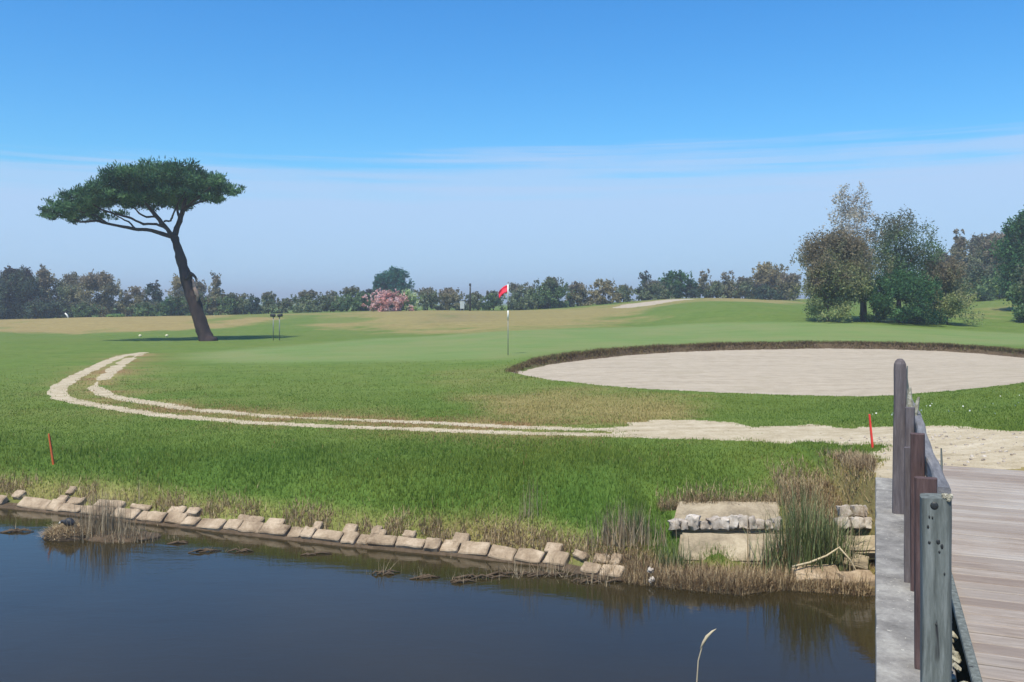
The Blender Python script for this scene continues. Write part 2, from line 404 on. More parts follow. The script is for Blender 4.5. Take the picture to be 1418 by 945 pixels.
def ground_material():
    m, nt, b = nmat('turf'); k = N(nt)
    P = k.pos(); A = k.n('ShaderNodeAttribute'); A.attribute_name = 'za'
    B = k.n('ShaderNodeAttribute'); B.attribute_name = 'zb'
    sa = k.n('ShaderNodeSeparateColor'); k.l(A.outputs['Color'], sa.inputs[0]); dry, putt, lush = sa.outputs
    sb = k.n('ShaderNodeSeparateColor'); k.l(B.outputs['Color'], sb.inputs[0]); mud, red, pat = sb.outputs
    n_big = k.noise(.35, 4, .6, P); n_mid = k.noise(2.2, 5, .65, P, .4); n_fine = k.noise(22, 4, .75, P)
    st = k.noise(1.2, 4, .6, k.pos((.25, 1.6, 1)))
    f = k.math('ADD', k.math('MULTIPLY', n_mid, .4), k.math('ADD', k.math('MULTIPLY', n_fine, .35), k.math('MULTIPLY', st, .25)))
    base = k.ramp(f, [(.3, (.060, .105, .018)), (.5, (.108, .168, .031)), (.68, (.165, .225, .050))])
    base = k.mix(k.ramp(n_big, [(.4, (0, 0, 0)), (.7, (1, 1, 1))]), base, k.mix(.5, base, (.15, .185, .045)))
    pu = k.ramp(k.math('ADD', k.math('MULTIPLY', st, .6), k.math('MULTIPLY', n_fine, .4)), [(.3, (.115, .185, .050)), (.5, (.150, .220, .066)), (.7, (.195, .255, .085))])
    pu = k.mix(k.ramp(n_big, [(.4, (0, 0, 0)), (.65, (.7, .7, .7))]), pu, (.20, .225, .085))
    lu = k.ramp(f, [(.3, (.035, .075, .014)), (.5, (.070, .135, .024)), (.7, (.12, .19, .038))])
    dr = k.ramp(f, [(.28, (.16, .125, .045)), (.5, (.28, .22, .088)), (.7, (.39, .315, .135))])
    c = k.mix(putt, base, pu); c = k.mix(lush, c, lu); c = k.mix(dry, c, dr)
    c = k.mix(red, c, (.26, .135, .075)); c = k.mix(pat, c, k.mix(.5, c, (.19, .15, .10)))
    mu = k.ramp(f, [(.3, (.045, .032, .02)), (.7, (.17, .125, .075))])
    c = k.mix(mud, c, mu)
    k.l(c, b.inputs['Base Color']); b.inputs['Roughness'].default_value = .95
    b.inputs['Specular IOR Level'].default_value = .1
    k.bump(k.math('ADD', n_fine, n_mid), .5, .03, b)
    return m
def sand_material(name, stops, sc1, specks):
    m, nt, b = nmat(name); k = N(nt); P = k.pos()
    a = k.noise(sc1, 5, .65, P, .3); f = k.noise(35, 3, .7, P); g = k.noise(1.5, 3, .6, k.pos((.3, 2.2, 1)))
    mixf = k.math('ADD', k.math('MULTIPLY', a, .4), k.math('ADD', k.math('MULTIPLY', f, .3), k.math('MULTIPLY', g, .3)))
    c = k.ramp(mixf, stops)
    if specks:
        s1 = k.noise(specks[0], 3, .6, P); c = k.mix(k.ramp(s1, [(specks[1], (0, 0, 0)), (specks[1]+.07, (1, 1, 1))]), c, specks[2])
    k.l(c, b.inputs['Base Color']); b.inputs['Roughness'].default_value = .97; b.inputs['Specular IOR Level'].default_value = .1
    k.bump(k.math('ADD', f, a), .7, .03, b)
    return m
M['turf'] = ground_material()
M['sand'] = sand_material('bunker_sand', [(.32, (.30, .25, .18)), (.5, (.43, .365, .27)), (.66, (.51, .44, .335))], 3, (.9, .60, (.40, .34, .245)))
M['gravel'] = sand_material('pale_gravel', [(.33, (.30, .24, .145)), (.5, (.47, .395, .265)), (.68, (.63, .555, .41))], 5, (9, .66, (.33, .25, .15)))

za = np.stack([np.clip(np.maximum(Zn['dry'], Zn['between']*.45*fbm(XX*2, YY*2, 61)*2), 0, 1), smooth01(.5+Zn['gd']/2.6), Zn['lush']], -1).reshape(-1, 3)
redz = np.clip(Zn['red']*.55 + lip*.0, 0, 1)
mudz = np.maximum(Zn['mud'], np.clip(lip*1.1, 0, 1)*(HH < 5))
zb = np.stack([mudz, redz, Zn['pd']*.8], -1).reshape(-1, 3)
names = [('ground', 'turf', 'mown green grass sloping down to the pond with dry tan patches on the far mounds'),
         ('putting_green', 'turf', 'smooth pale green putting surface round the red flag'),
         ('sand_bunker', 'sand', 'wide bunker of pale beige sand below a grassy lip'),
         ('gravel_path', 'gravel', 'pale gravel cart track with two wheel ruts curving to the bridge'),
         ('sandy_bank', 'sand', 'light strip of bare sand on the far rise')]
for ci, (nm, mt, lab) in enumerate(names):
    f = FQ[cls == ci]
    used = np.unique(f); re = np.full(len(V), -1); re[used] = np.arange(len(used))
    me = np_mesh(nm, V[used], re[f]); cattr(me, 'za', za[used]); cattr(me, 'zb', zb[used])
    o = link(nm, me, M[mt], smooth=True); tag(o, lab, kind='structure')
sc_V = None

# ------------------------------------------------------------------ water
m, nt, b = nmat('pond_water'); k = N(nt)
P = k.pos((1, 2.6, 1), rot=.25)
r1 = k.noise(2.2, 3, .6, P, .5); r2 = k.noise(11, 3, .6, P)
c = k.ramp(k.noise(.4, 2, .5, k.pos()), [(.3, (.025, .020, .009)), (.7, (.036, .028, .012))])
k.l(c, b.inputs['Base Color']); b.inputs['Roughness'].default_value = .03; b.inputs['IOR'].default_value = 1.36
b.inputs['Specular IOR Level'].default_value = .52
k.bump(k.math('ADD', k.math('MULTIPLY', r1, .8), k.math('MULTIPLY', r2, .25)), .045, .05, b)
M['water'] = m
me = np_mesh('water', [(-60, -30, WATER), (60, -30, WATER), (60, 24, WATER), (-60, 24, WATER)], [(0, 1, 2, 3)])
tag(link('water', me, M['water']), 'dark blue still pond water reflecting sky and bank', kind='structure')

# ------------------------------------------------------------------ bmesh shape helpers
def tube(bm, pts, rad, seg=8, cap=True, jitter=0.0, rs=None):
    """tube through pts with radius list, parallel frames"""
    rings = []
    pts = [Vector(p) for p in pts]
    up = Vector((0, 0, 1))
    prev = None
    for i, p in enumerate(pts):
        d = (pts[min(i+1, len(pts)-1)]-pts[max(i-1, 0)]).normalized()
        if prev is None:
            a = d.cross(Vector((0, 1, 0)) if abs(d.y) < .9 else Vector((1, 0, 0))).normalized()
        else: a = (prev - d*prev.dot(d)).normalized()
        prev = a; bb = d.cross(a)
        ring = []
        for j in range(seg):
            t = 2*math.pi*j/seg; r = rad[i]*(1+(rs.uniform(-jitter, jitter) if rs else 0))
            ring.append(bm.verts.new(p + a*math.cos(t)*r + bb*math.sin(t)*r))
        rings.append(ring)
    for r0, r1 in zip(rings[:-1], rings[1:]):
        for j in range(seg): bm.faces.new((r0[j], r0[(j+1) % seg], r1[(j+1) % seg], r1[j]))
    if cap:
        bm.faces.new(list(reversed(rings[0]))); bm.faces.new(rings[-1])

def bm_obj(name, bm, mat, parent=None, smooth=False):
    bmesh.ops.recalc_face_normals(bm, faces=bm.faces)
    me = bpy.data.meshes.new(name); bm.to_mesh(me); bm.free()
    return link(name, me, mat, parent, smooth)

def box(bm, c, s, rot=None, bev=0.0, seg=1, rough=0.0, rs=random, cuts=0):
    t = bmesh.new(); bmesh.ops.create_cube(t, size=1)
    for v in t.verts: v.co = Vector((v.co.x*s[0], v.co.y*s[1], v.co.z*s[2]))
    if rough and not cuts:
        for v in t.verts: v.co += Vector((rs.uniform(-1, 1)*s[0], rs.uniform(-1, 1)*s[1], rs.uniform(-1, 1)*s[2]))*rough
    if bev: bmesh.ops.bevel(t, geom=list(t.edges), offset=bev, segments=seg, affect='EDGES', profile=.6)
    if cuts:
        bmesh.ops.subdivide_edges(t, edges=t.edges, cuts=cuts, use_grid_fill=True)
        off = Vector((rs.uniform(0, 99), rs.uniform(0, 99), 0))
        for v in t.verts: v.co += mnoise.noise_vector(v.co*(1.6/max(s))*2+off)*rough*min(s)
    mt = Matrix.Translation(c) @ (rot.to_4x4() if rot else Matrix())
    for v in t.verts: v.co = mt @ v.co
    me = bpy.data.meshes.new('tmp'); t.to_mesh(me); t.free(); bm.from_mesh(me); bpy.data.meshes.remove(me)

def rot3(rx, ry, rz): return (Matrix.Rotation(rz, 3, 'Z') @ Matrix.Rotation(ry, 3, 'Y') @ Matrix.Rotation(rx, 3, 'X'))

# ------------------------------------------------------------------ foliage
def leaves(name, P, size, mat, parent=None, aspect=.5, rng=RNG, tint=None, hgt=None, up=0.0, out=None):
    """one small rhombus per point with its own facing"""
    n = len(P)
    d = rng.normal(size=(n, 3))
    if out is not None: d = d*.7 + out
    d[:, 2] += up
    d /= np.linalg.norm(d, axis=1)[:, None]+1e-9
    q = rng.normal(size=(n, 3)); e = np.cross(d, q); e /= np.linalg.norm(e, axis=1)[:, None]+1e-9
    s = size*rng.uniform(.55, 1.3, n)[:, None]
    w = s*aspect
    Vv = np.empty((n, 4, 3))
    Vv[:, 0] = P-d*s*.5; Vv[:, 1] = P+e*w*.5; Vv[:, 2] = P+d*s*.5; Vv[:, 3] = P-e*w*.5
    me = np_mesh(name, Vv.reshape(-1, 3), np.arange(n*4).reshape(n, 4))
    if tint is None: tint = rng.uniform(0, 1, n)
    fattr(me, 'tint', np.repeat(tint, 4))
    if hgt is not None: fattr(me, 'hgt', np.repeat(hgt, 4))
    return link(name, me, mat, parent)

def blob_points(blobs, per, rng, shell=.55):
    """points in the outer part of many small lobes"""
    out = []; tin = []; nrm = []
    for (c, r, dens, tn) in blobs:
        r = np.array(r); n = max(6, int(per*dens*(r[0]*r[1]+r[0]*r[2]+r[1]*r[2])/3))
        d = rng.normal(size=(n, 3)); d /= np.linalg.norm(d, axis=1)[:, None]
        rad = rng.uniform(0, 1, n)**.45
        rad = shell*0 + rad*(1+.18*rng.normal(size=n))
        out.append(np.array(c)+d*rad[:, None]*r); tin.append(np.clip(tn+rng.normal(0, .16, n), 0, 1)); nrm.append(d)
    return np.concatenate(out), np.concatenate(tin), np.concatenate(nrm)

def make_tree(name, label, cat, px, wpx, top, Z, kind, shape='round', seed=0, group=None, leaf=.26, dens=1.0, lean=0.0, airy=False, lowpx=None, trunkpx=None, parent_kind=None):
    """top, low: rows; width in columns; built at its own distance and real size"""
    rng = np.random.default_rng(seed*17+5)
    x, y = pz(px, Z); g = hz(x, y); m = Z/F
    H = (HY-top)*m - g; Wd = wpx*m*.5
    low = 0.04*H if lowpx is None else max(0, (HY-lowpx)*m - g)
    root = empty(name, (x, y, g)); tag(root, label, cat, group)
    blobs = []
    nb = {'round': 26, 'bush': 26, 'column': 18, 'oval': 18, 'feather': 22, 'spread': 40}[shape]
    nb = int(nb*1.5*np.clip(H/3.2, .8, 2.2)*np.clip(Wd/(H*.5), 1, 2.6)); ph = rng.uniform(0, 9)
    for i in range(nb):
        t = rng.uniform(0, 1)                       # height fraction
        if shape == 'round': w = math.sqrt(max(0, 1-(t*1.0-.42)**2/.36))*1.0
        elif shape == 'bush': w = math.sqrt(max(0, 1-t*t))
        elif shape == 'column': w = .55+.45*math.sin(t*math.pi)*(1 if t < .6 else .8)
        elif shape == 'oval': w = math.sqrt(max(0, 1-(t-.55)**2/.32))
        elif shape == 'feather': w = 1.0-.75*t**1.3
        else: w = math.sqrt(max(0, 1-(t-.35)**2/.45))
        a = rng.uniform(0, 2*math.pi); w *= .80+.24*math.sin(a*2+ph+t*5)+.12*math.sin(a*5+ph*3-t*9); rr = rng.uniform(.2, .92)**.6*w
        lr = rng.uniform(.18, .38)*min(Wd, H*.5)*(1 if shape != 'feather' else .8)
        zc = low + (H-low)*t*.93 ; zc = min(zc, H-lr*.75)
        c = (math.cos(a)*rr*max(Wd-lr*.8, Wd*.3)+lean*t, math.sin(a)*rr*max(Wd-lr*.8, Wd*.3)*.9, max(zc, lr*.5))
        blobs.append((c, (lr*1.15, lr*1.05, lr*rng.uniform(.8, 1.1)), rng.uniform(.35, 1.0) if airy else rng.uniform(.7, 1.2), rng.uniform(.2, .8)))
    if Z > 76 and shape != 'bush':            # suckers and low growth round the foot
        for i in range(22):
            a = rng.uniform(0, 2*math.pi); lr = rng.uniform(.16, .26)*H*.5; q = rng.uniform(.1, 1.0)**.5*Wd*1.15
            blobs.append(((math.cos(a)*q, math.sin(a)*q, rng.uniform(.05, .42)*H), (lr, lr, lr), .8, rng.uniform(.1, .6)))
    # a few twiggy tips that break the outline
    for i in range(int(nb*.7)):
        a = rng.uniform(0, 2*math.pi); t = rng.uniform(.45, 1.04)
        w = (1.0-.6*t) if shape in ('feather', 'column') else math.sqrt(max(0.05, 1-(t-.4)**2/.42))
        lr = rng.uniform(.06, .13)*min(Wd, H*.5)
        c = (math.cos(a)*w*Wd*rng.uniform(.6, 1.03)+lean*t, math.sin(a)*w*Wd*.9, min(low+(H-low)*t, H))
        blobs.append((c, (lr, lr, lr*1.9), .7, rng.uniform(.2, .8)))
    per = 620*dens*(.26/leaf)**1.6*(.55 if airy else 1)
    P, T, D = blob_points(blobs, per, rng)
    P[:, 2] = np.maximum(P[:, 2], .03)
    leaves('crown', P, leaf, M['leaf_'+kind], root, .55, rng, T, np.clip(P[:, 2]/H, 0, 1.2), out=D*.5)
    # trunk with limbs
    bm = bmesh.new(); rs = random.Random(seed)
    tx = 0 if trunkpx is None else (trunkpx-px)*m
    r0 = max(.05, .022*H)
    hh = H*.6
    tube(bm, [(tx, 0, -.1), (tx*.9+.03, 0, hh*.35), (tx*.6+lean*.3, .05, hh*.7), (tx*.4+lean*.5, 0, hh)], [r0*1.3, r0, r0*.7, r0*.3], 6)
    for i in range(5):
        a = rs.uniform(0, 6.28); z0 = hh*rs.uniform(.25, .8); L = Wd*rs.uniform(.5, .85)
        p0 = Vector((tx*(1-z0/H)*.9, 0, z0)); p1 = Vector((math.cos(a)*L*.5+tx*.4, math.sin(a)*L*.5, z0+H*.13)); p2 = Vector((math.cos(a)*L, math.sin(a)*L, z0+H*.24))
        tube(bm, [p0, p1, p2], [r0*.5, r0*.33, r0*.12], 5)
    bm_obj('trunk', bm, M['bark_grey'], root, True)
    return root

ROW = 'trees and shrubs of the far tree line'
TL = [ # px, width, top, Z, colour, shape, name, category, label
 (18, 68, 372, 90, 'dark', 'round', 'dark_tree', 'tree', 'very dark round-headed tree at the far left end of the tree line'),
 (62, 38, 369, 92, 'brown', 'feather', 'feathery_tree', 'tree', 'tall brownish feathery tree just right of the very dark round tree'),
 (98, 44, 380, 93, 'grey', 'round', 'grey_green_tree', 'tree', 'grey tree between the brown feathery tree and the broad domed brown tree'),
 (134, 58, 379, 92, 'brown', 'oval', 'domed_tree', 'tree', 'broad domed grey-brown tree behind the low green bush on the left'),
 (118, 44, 417, 88, 'green', 'bush', 'green_bush', 'shrub', 'low green bush in front of the domed brown tree'),
 (60, 50, 412, 89, 'dark', 'bush', 'dark_shrub', 'shrub', 'dark shrub under the brown feathery tree on the left'),
 (88, 34, 416, 89, 'dark', 'bush', 'dark_shrub', 'shrub', 'dark shrub left of the low green bush, behind the leaning white post'),
 (168, 26, 415, 95, 'green', 'bush', 'green_bush', 'shrub', 'small green bush in the low gap right of the domed brown tree'),
 (160, 22, 434, 80, 'light', 'bush', 'pale_bush', 'shrub', 'tiny pale green bush on the tan mound below the domed brown tree'),
 (188, 40, 396, 93, 'brown', 'feather', 'feathery_tree', 'tree', 'thin brownish feathery tree left of the grey oval tree'),
 (212, 24, 388, 94, 'dark', 'oval', 'oval_tree', 'tree', 'small grey oval-headed tree standing above green bushes left of the pine'),
 (205, 50, 417, 86, 'green', 'bush', 'green_bush', 'shrub', 'rounded green bush below the grey oval-headed tree'),
 (236, 28, 411, 90, 'deep', 'bush', 'dark_green_bush', 'shrub', 'dark green bush just left of the leaning pine trunk'),
 (247, 30, 381, 95, 'tan', 'oval', 'tan_tree', 'tree', 'tan-headed tree directly left of the leaning pine trunk'),
 (262, 54, 401, 91, 'green', 'bush', 'green_bush', 'shrub', 'wide green bush behind the leaning pine trunk'),
 (277, 22, 386, 94, 'brown', 'column', 'brown_tree', 'tree', 'brown narrow tree half hidden by the leaning pine trunk'),
 (299, 24, 376, 94, 'brown', 'feather', 'pointed_tree', 'tree', 'pointed brownish tree first to the right of the pine trunk'),
 (318, 32, 404, 92, 'green', 'bush', 'green_bush', 'shrub', 'grey-green bush at the foot of the pointed brownish tree'),
 (337, 34, 406, 93, 'grey', 'bush', 'grey_bush', 'shrub', 'grey bush between the pointed brownish tree and a dark narrow bush'),
 (352, 18, 405, 90, 'dark', 'column', 'dark_narrow_bush', 'shrub', 'dark narrow bush left of the twin headed post'),
 (372, 34, 403, 93, 'grey', 'feather', 'twiggy_tree', 'tree', 'small grey tree with twiggy tips above the twin headed post'),
 (396, 34, 413, 94, 'grey', 'bush', 'grey_bush', 'shrub', 'low grey bush just right of the twin headed post'),
 (427, 52, 402, 92, 'grey', 'bush', 'domed_bush', 'shrub', 'wide domed grey bush in the middle of the gap between pine and pink oleander'),
 (461, 38, 403, 93, 'grey', 'round', 'grey_tree', 'tree', 'small grey tree right of the wide domed grey bush'),
 (489, 44, 397, 92, 'green', 'round', 'grey_green_tree', 'tree', 'grey-green tree second to the left of the pink oleander'),
 (512, 28, 400, 93, 'dark', 'bush', 'dark_shrub', 'shrub', 'dark shrub immediately left of the pink oleander'),
 (525, 26, 377, 105, 'teal', 'feather', 'blue_green_tree', 'tree', 'narrow blue-green tree rising behind the pink oleander'),
 (547, 44, 372, 106, 'teal', 'round', 'blue_green_tree', 'tree', 'bushy-topped blue-green tree rising behind the cream oleander'),
 (537, 60, 401, 84, 'pink', 'bush', 'pink_oleander', 'shrub', 'rounded oleander bush covered in pink flowers'),
 (563, 36, 401, 86, 'cream', 'bush', 'cream_oleander', 'shrub', 'oleander bush with cream flowers right of the pink one'),
 (592, 44, 398, 92, 'grey', 'bush', 'grey_bush', 'shrub', 'first grey bush right of the cream oleander'),
 (622, 44, 398, 93, 'brown', 'bush', 'brown_tipped_bush', 'shrub', 'brown-tipped grey bush behind the small pale sign panel'),
 (655, 34, 404, 93, 'grey', 'bush', 'grey_bush', 'shrub', 'grey bush behind the thin dark pole'),
 (683, 34, 402, 92, 'green', 'bush', 'green_bush', 'shrub', 'small green bush behind and left of the red flag'),
 (722, 46, 391, 91, 'grey', 'round', 'grey_tree', 'tree', 'grey rounded tree immediately right of the red flag'),
 (762, 62, 384, 91, 'green', 'bush', 'broad_bush', 'shrub', 'broadest tall grey-green bush right of the red flag'),
 (800, 44, 391, 92, 'brown', 'bush', 'brown_bush', 'shrub', 'brownish bush left of the rounded tan-topped tree'),
 (835, 36, 386, 92, 'tan', 'oval', 'tan_tree', 'tree', 'rounded tan-topped tree left of the pale sand strip'),
 (863, 34, 394, 94, 'grey', 'bush', 'grey_bush', 'shrub', 'grey bush behind the left end of the pale sand strip'),
 (893, 20, 375, 96, 'dark', 'oval', 'small_headed_tree', 'tree', 'thin dark tree with a small round head above the sand strip'),
 (908, 44, 388, 95, 'grey', 'bush', 'grey_bush', 'shrub', 'grey bush below the thin small-headed tree'),
 (936, 52, 375, 96, 'deep', 'round', 'dark_green_tree', 'tree', 'dark green dome-shaped tree behind the right end of the sand strip'),
 (976, 22, 372, 97, 'brown', 'feather', 'pointed_tree', 'tree', 'pointed brownish tree right of the dark green dome-shaped tree'),
 (962, 34, 396, 95, 'dark', 'bush', 'dark_shrub', 'shrub', 'dark shrub at the foot of the dark green dome-shaped tree'),
 (992, 30, 388, 96, 'grey', 'bush', 'grey_bush', 'shrub', 'grey bush between the two brown pointed trees'),
 (1008, 26, 375, 97, 'brown', 'column', 'brown_tree', 'tree', 'brown upright tree over the green mound, right of the grey bush'),
 (1034, 40, 383, 96, 'grey', 'round', 'grey_tree', 'tree', 'grey tree left of the broad tan tree on the mound'),
 (1066, 54, 365, 95, 'tan', 'round', 'broad_tan_tree', 'tree', 'broad tan tree with dark base left of the big tree group'),
 (1060, 44, 392, 92, 'dark', 'bush', 'dark_shrub', 'shrub', 'dark shrub in front of the broad tan tree'),
 (1094, 40, 378, 92, 'brown', 'bush', 'brown_bush', 'shrub', 'brown bush touching the left side of the big tan tree group'),
 (1328, 28, 319, 84, 'brown', 'column', 'narrow_tall_tree', 'tree', 'tall narrow dark-stemmed brown tree right of the big tree group'),
 (1302, 52, 350, 86, 'grey', 'round', 'grey_tree', 'tree', 'grey tree behind the right side of the big tree group'),
 (1362, 68, 328, 86, 'grey', 'round', 'grey_tree', 'tree', 'large grey rounded tree between the narrow tall tree and the right edge'),
 (1392, 60, 324, 84, 'brown', 'oval', 'brown_tree', 'tree', 'brown-grey tree behind the dark tree at the right edge'),
 (1345, 80, 366, 78, 'green', 'bush', 'green_bush', 'shrub', 'green thicket at the foot of the narrow tall tree'),
 (1384, 52, 376, 80, 'light', 'bush', 'light_green_bush', 'shrub', 'light green bush beyond the open grass near the right edge'),
 (1440, 96, 292, 60, 'deep', 'round', 'dark_green_tree', 'tree', 'tall dark green tree cut by the right edge of the view'),
 (1432, 64, 372, 50, 'green', 'bush', 'olive_bush', 'shrub', 'olive bush cut by the right edge below the dark green tree'),
 (-40, 70, 385, 92, 'dark', 'round', 'dark_tree', 'tree', 'dark tree beyond the left edge of the view'),
]
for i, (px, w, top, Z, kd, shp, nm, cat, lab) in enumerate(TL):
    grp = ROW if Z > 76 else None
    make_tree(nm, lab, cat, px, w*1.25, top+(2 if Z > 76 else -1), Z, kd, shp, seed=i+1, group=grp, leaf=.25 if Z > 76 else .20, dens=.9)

# the big group on the right
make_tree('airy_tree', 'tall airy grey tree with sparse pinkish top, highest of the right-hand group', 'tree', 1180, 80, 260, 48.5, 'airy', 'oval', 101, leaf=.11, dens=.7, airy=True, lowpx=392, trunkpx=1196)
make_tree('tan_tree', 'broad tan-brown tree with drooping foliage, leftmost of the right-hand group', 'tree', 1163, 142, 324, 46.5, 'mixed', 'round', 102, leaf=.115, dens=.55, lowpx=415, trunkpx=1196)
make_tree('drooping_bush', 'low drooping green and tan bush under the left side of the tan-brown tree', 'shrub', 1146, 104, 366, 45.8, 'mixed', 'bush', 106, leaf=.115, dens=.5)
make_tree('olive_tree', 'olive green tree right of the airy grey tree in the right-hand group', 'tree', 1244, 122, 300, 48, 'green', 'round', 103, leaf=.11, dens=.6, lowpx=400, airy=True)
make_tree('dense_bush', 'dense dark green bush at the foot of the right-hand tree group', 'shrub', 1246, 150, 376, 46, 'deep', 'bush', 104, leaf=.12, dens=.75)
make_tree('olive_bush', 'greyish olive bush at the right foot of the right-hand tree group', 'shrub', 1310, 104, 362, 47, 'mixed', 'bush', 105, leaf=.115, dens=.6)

# ------------------------------------------------------------------ the leaning pine
PZ = 44.0; pm = PZ/F; px0, py0 = pz(289, PZ); pg = hz(px0, py0)
pine = tag(empty('umbrella_pine', (px0, py0, pg)), 'leaning umbrella pine with a flat dark green crown, alone on the left', 'pine tree')
def zp(zx, zy, dy=0.0):
    X = (40+zx/3.15-289)*pm; Z = (HY-(200+zy/3.15))*pm - pg
    return (X, dy, Z)
def branch(name, pts, rad, mat, seg=8, bend=.0, sd=1):
    bm = bmesh.new(); rs = random.Random(sd)
    fine = []; rf = []
    for i in range(len(pts)-1):
        for q in range(3):
            t = q/3; p = Vector(pts[i]).lerp(Vector(pts[i+1]), t)
            fine.append(p+Vector((rs.uniform(-1, 1), rs.uniform(-1, 1), rs.uniform(-1, 1)))*.02*(q > 0)); rf.append((rad[i]*(1-t)+rad[i+1]*t)*rs.uniform(.9, 1.1))
    fine.append(Vector(pts[-1])); rf.append(rad[-1])
    tube(bm, fine, rf, seg, True, .10, rs)
    return bm_obj(name, bm, mat, pine, True)
tp = [zp(790, 875), zp(772, 845), zp(752, 790), zp(728, 715), zp(706, 650), zp(686, 580), zp(666, 510), zp(648, 450), zp(630, 395)]
branch('trunk', tp, [.46, .36, .34, .34, .30, .28, .25, .21, .17], M['bark_dark'], 14)
LB = [
 ([zp(634, 400), zp(648, 350, .1), zp(662, 300, .2), zp(672, 240, .3), zp(690, 180, .5)], [.15, .13, .12, .09, .04]),
 ([zp(664, 300, .2), zp(700, 275, -.3), zp(770, 235, -.8), zp(830, 200, -1.2)], [.07, .06, .05, .03]),
 ([zp(628, 402), zp(597, 358, -.2), zp(570, 320, -.3), zp(545, 288, -.4), zp(510, 230, -.8)], [.13, .11, .10, .08, .04]),
 ([zp(622, 402), zp(560, 384, .2), zp(500, 370, .4), zp(440, 366, .5), (zp(360, 350, .6)), zp(280, 330, .4), zp(215, 338, .2), zp(150, 305, 0)], [.12, .10, .09, .08, .07, .06, .045, .02]),
 ([zp(600, 362, -.2), zp(575, 352, -.5), zp(530, 355, -.8), zp(490, 332, -1.1), zp(440, 318, -1.3), zp(380, 300, -1.5), zp(300, 250, -1.8)], [.07, .065, .06, .055, .05, .04, .02]),
 ([zp(575, 322, -.3), zp(530, 312, .4), zp(480, 310, .9), zp(430, 290, 1.4), zp(370, 240, 1.8)], [.06, .055, .05, .045, .02]),
 ([zp(598, 338, -.2), zp(640, 338, -.6), zp(660, 322, -1.0), zp(700, 280, -1.6), zp(760, 220, -2.2)], [.05, .045, .045, .04, .02]),
 ([zp(655, 330, .1), zp(620, 290, .9), zp(590, 240, 1.6), zp(560, 190, 2.0)], [.07, .06, .05, .03]),
 ([zp(330, 345, .5), zp(300, 315, .0), zp(250, 300, -.4), zp(190, 270, -.7)], [.05, .04, .035, .02]),
 ([zp(450, 368, .5), zp(400, 330, .9), zp(340, 305, 1.2), zp(290, 270, 1.4)], [.05, .04, .035, .02]),
 ([zp(690, 280, -.2), zp(720, 250, .5), zp(790, 210, 1.4), zp(850, 180, 1.8)], [.05, .045, .04, .02]),
]
for i, (pts, rad) in enumerate(LB): branch('branch', pts, rad, M['bark_dark'], 7, sd=i+3)
branch('broken_stub', [zp(690, 590, -.2), zp(715, 563, -.3), zp(738, 582, -.35), zp(742, 600, -.35)], [.13, .09, .06, .02], M['bark_dark'], 7, sd=40)
branch('bark_scar', [zp(722, 590, -.24), zp(732, 630, -.27), zp(745, 660, -.24), zp(738, 685, -.2)], [.05, .10, .09, .04], M['bark_pale'], 8, sd=41)
cb = [(135, 300, 42, 32), (165, 262, 52, 38), (140, 285, 40, 36), (200, 275, 55, 40), (220, 235, 62, 46), (300, 225, 70, 48), (350, 200, 60, 52), (400, 175, 75, 66), (470, 150, 85, 68), (520, 135, 70, 60), (560, 160, 85, 78), (640, 135, 85, 70), (700, 130, 80, 62), (750, 145, 80, 66), (820, 165, 70, 56), (870, 165, 48, 50), (898, 190, 30, 30), (640, 215, 85, 50), (560, 225, 80, 48), (480, 225, 80, 48), (400, 235, 70, 40), (310, 265, 60, 28), (230, 285, 60, 26), (720, 205, 80, 42), (790, 215, 60, 28), (165, 310, 45, 22)]
rng = np.random.default_rng(77); blobs = []
k1 = pm/3.15
for (a, b_, rx, rz) in cb:
    b_ = b_+9; a = a-(a > 600)*16+(a < 260)*26; rz *= .95
    half = 2.9*math.sqrt(max(.06, 1-((a-500)/450)**2))
    nd = max(3, int(half*3.2))
    for j in range(nd):
        for q in range(3):
            yy = rng.uniform(-half, half); sh = math.sqrt(max(.1, 1-(yy/(half+.6))**2))
            cx_ = a + rng.uniform(-.75, .75)*rx; zc = b_ + rz*(1-sh)*.6 + rng.uniform(-.62, .62)*rz*sh
            rr = rng.uniform(.28, .50)*min(rx, rz*1.4)*k1*1.15
            x_, _, z_ = zp(cx_, zc)
            blobs.append(((x_, yy, z_), (rr*1.2, rr*1.2, rr*.75), rng.uniform(.5, 1.2), rng.uniform(.15, .85)))
Pp, Tt, Dd = blob_points(blobs, 1150, rng)
Dd = Dd + np.array([0, 0, .6])
leaves('crown', Pp, .20, M['pine_needle'], pine, .26, rng, Tt, out=Dd*1.2)

# ------------------------------------------------------------------ small things on the course
def place(px, Z): x, y = pz(px, Z); return x, y, hz(x, y)
# flagstick
x, y, g = place(703.5, 27.0)
fl = tag(empty('golf_flag', (x, y, g)), 'red golf flag on a striped white pole on the putting green', 'golf flag')
fh = (HY-394)*27/F-g
for a, b_, mt in ((0, .50*fh, 'steel'), (.50*fh, .63*fh, 'white_paint'), (.63*fh, .76*fh, 'dark_plastic'), (.76*fh, fh, 'white_paint')):
    bm = bmesh.new(); r_ = .012 if mt == 'steel' else .022 if mt == 'white_paint' else .016; tube(bm, [(0, 0, a-.02 if a == 0 else a), (0, 0, b_)], [r_, r_], 8); bm_obj('pole', bm, M[mt], fl, True)
bm = bmesh.new(); nx, nz = 12, 7; grid = []
for i in range(nx):
    row = []
    for j in range(nz):
        u = i/(nx-1); v = j/(nz-1)
        row.append(bm.verts.new((-.025-u*.27*(1-.1*v), .035*math.sin(u*7+v*2)*u+.02*math.sin(v*5), fh-.02-v*.23*(1-.15*u)-u*u*.17-u*.05)))
    grid.append(row)
for i in range(nx-1):
    for j in range(nz-1): bm.faces.new((grid[i][j], grid[i+1][j], grid[i+1][j+1], grid[i][j+1]))
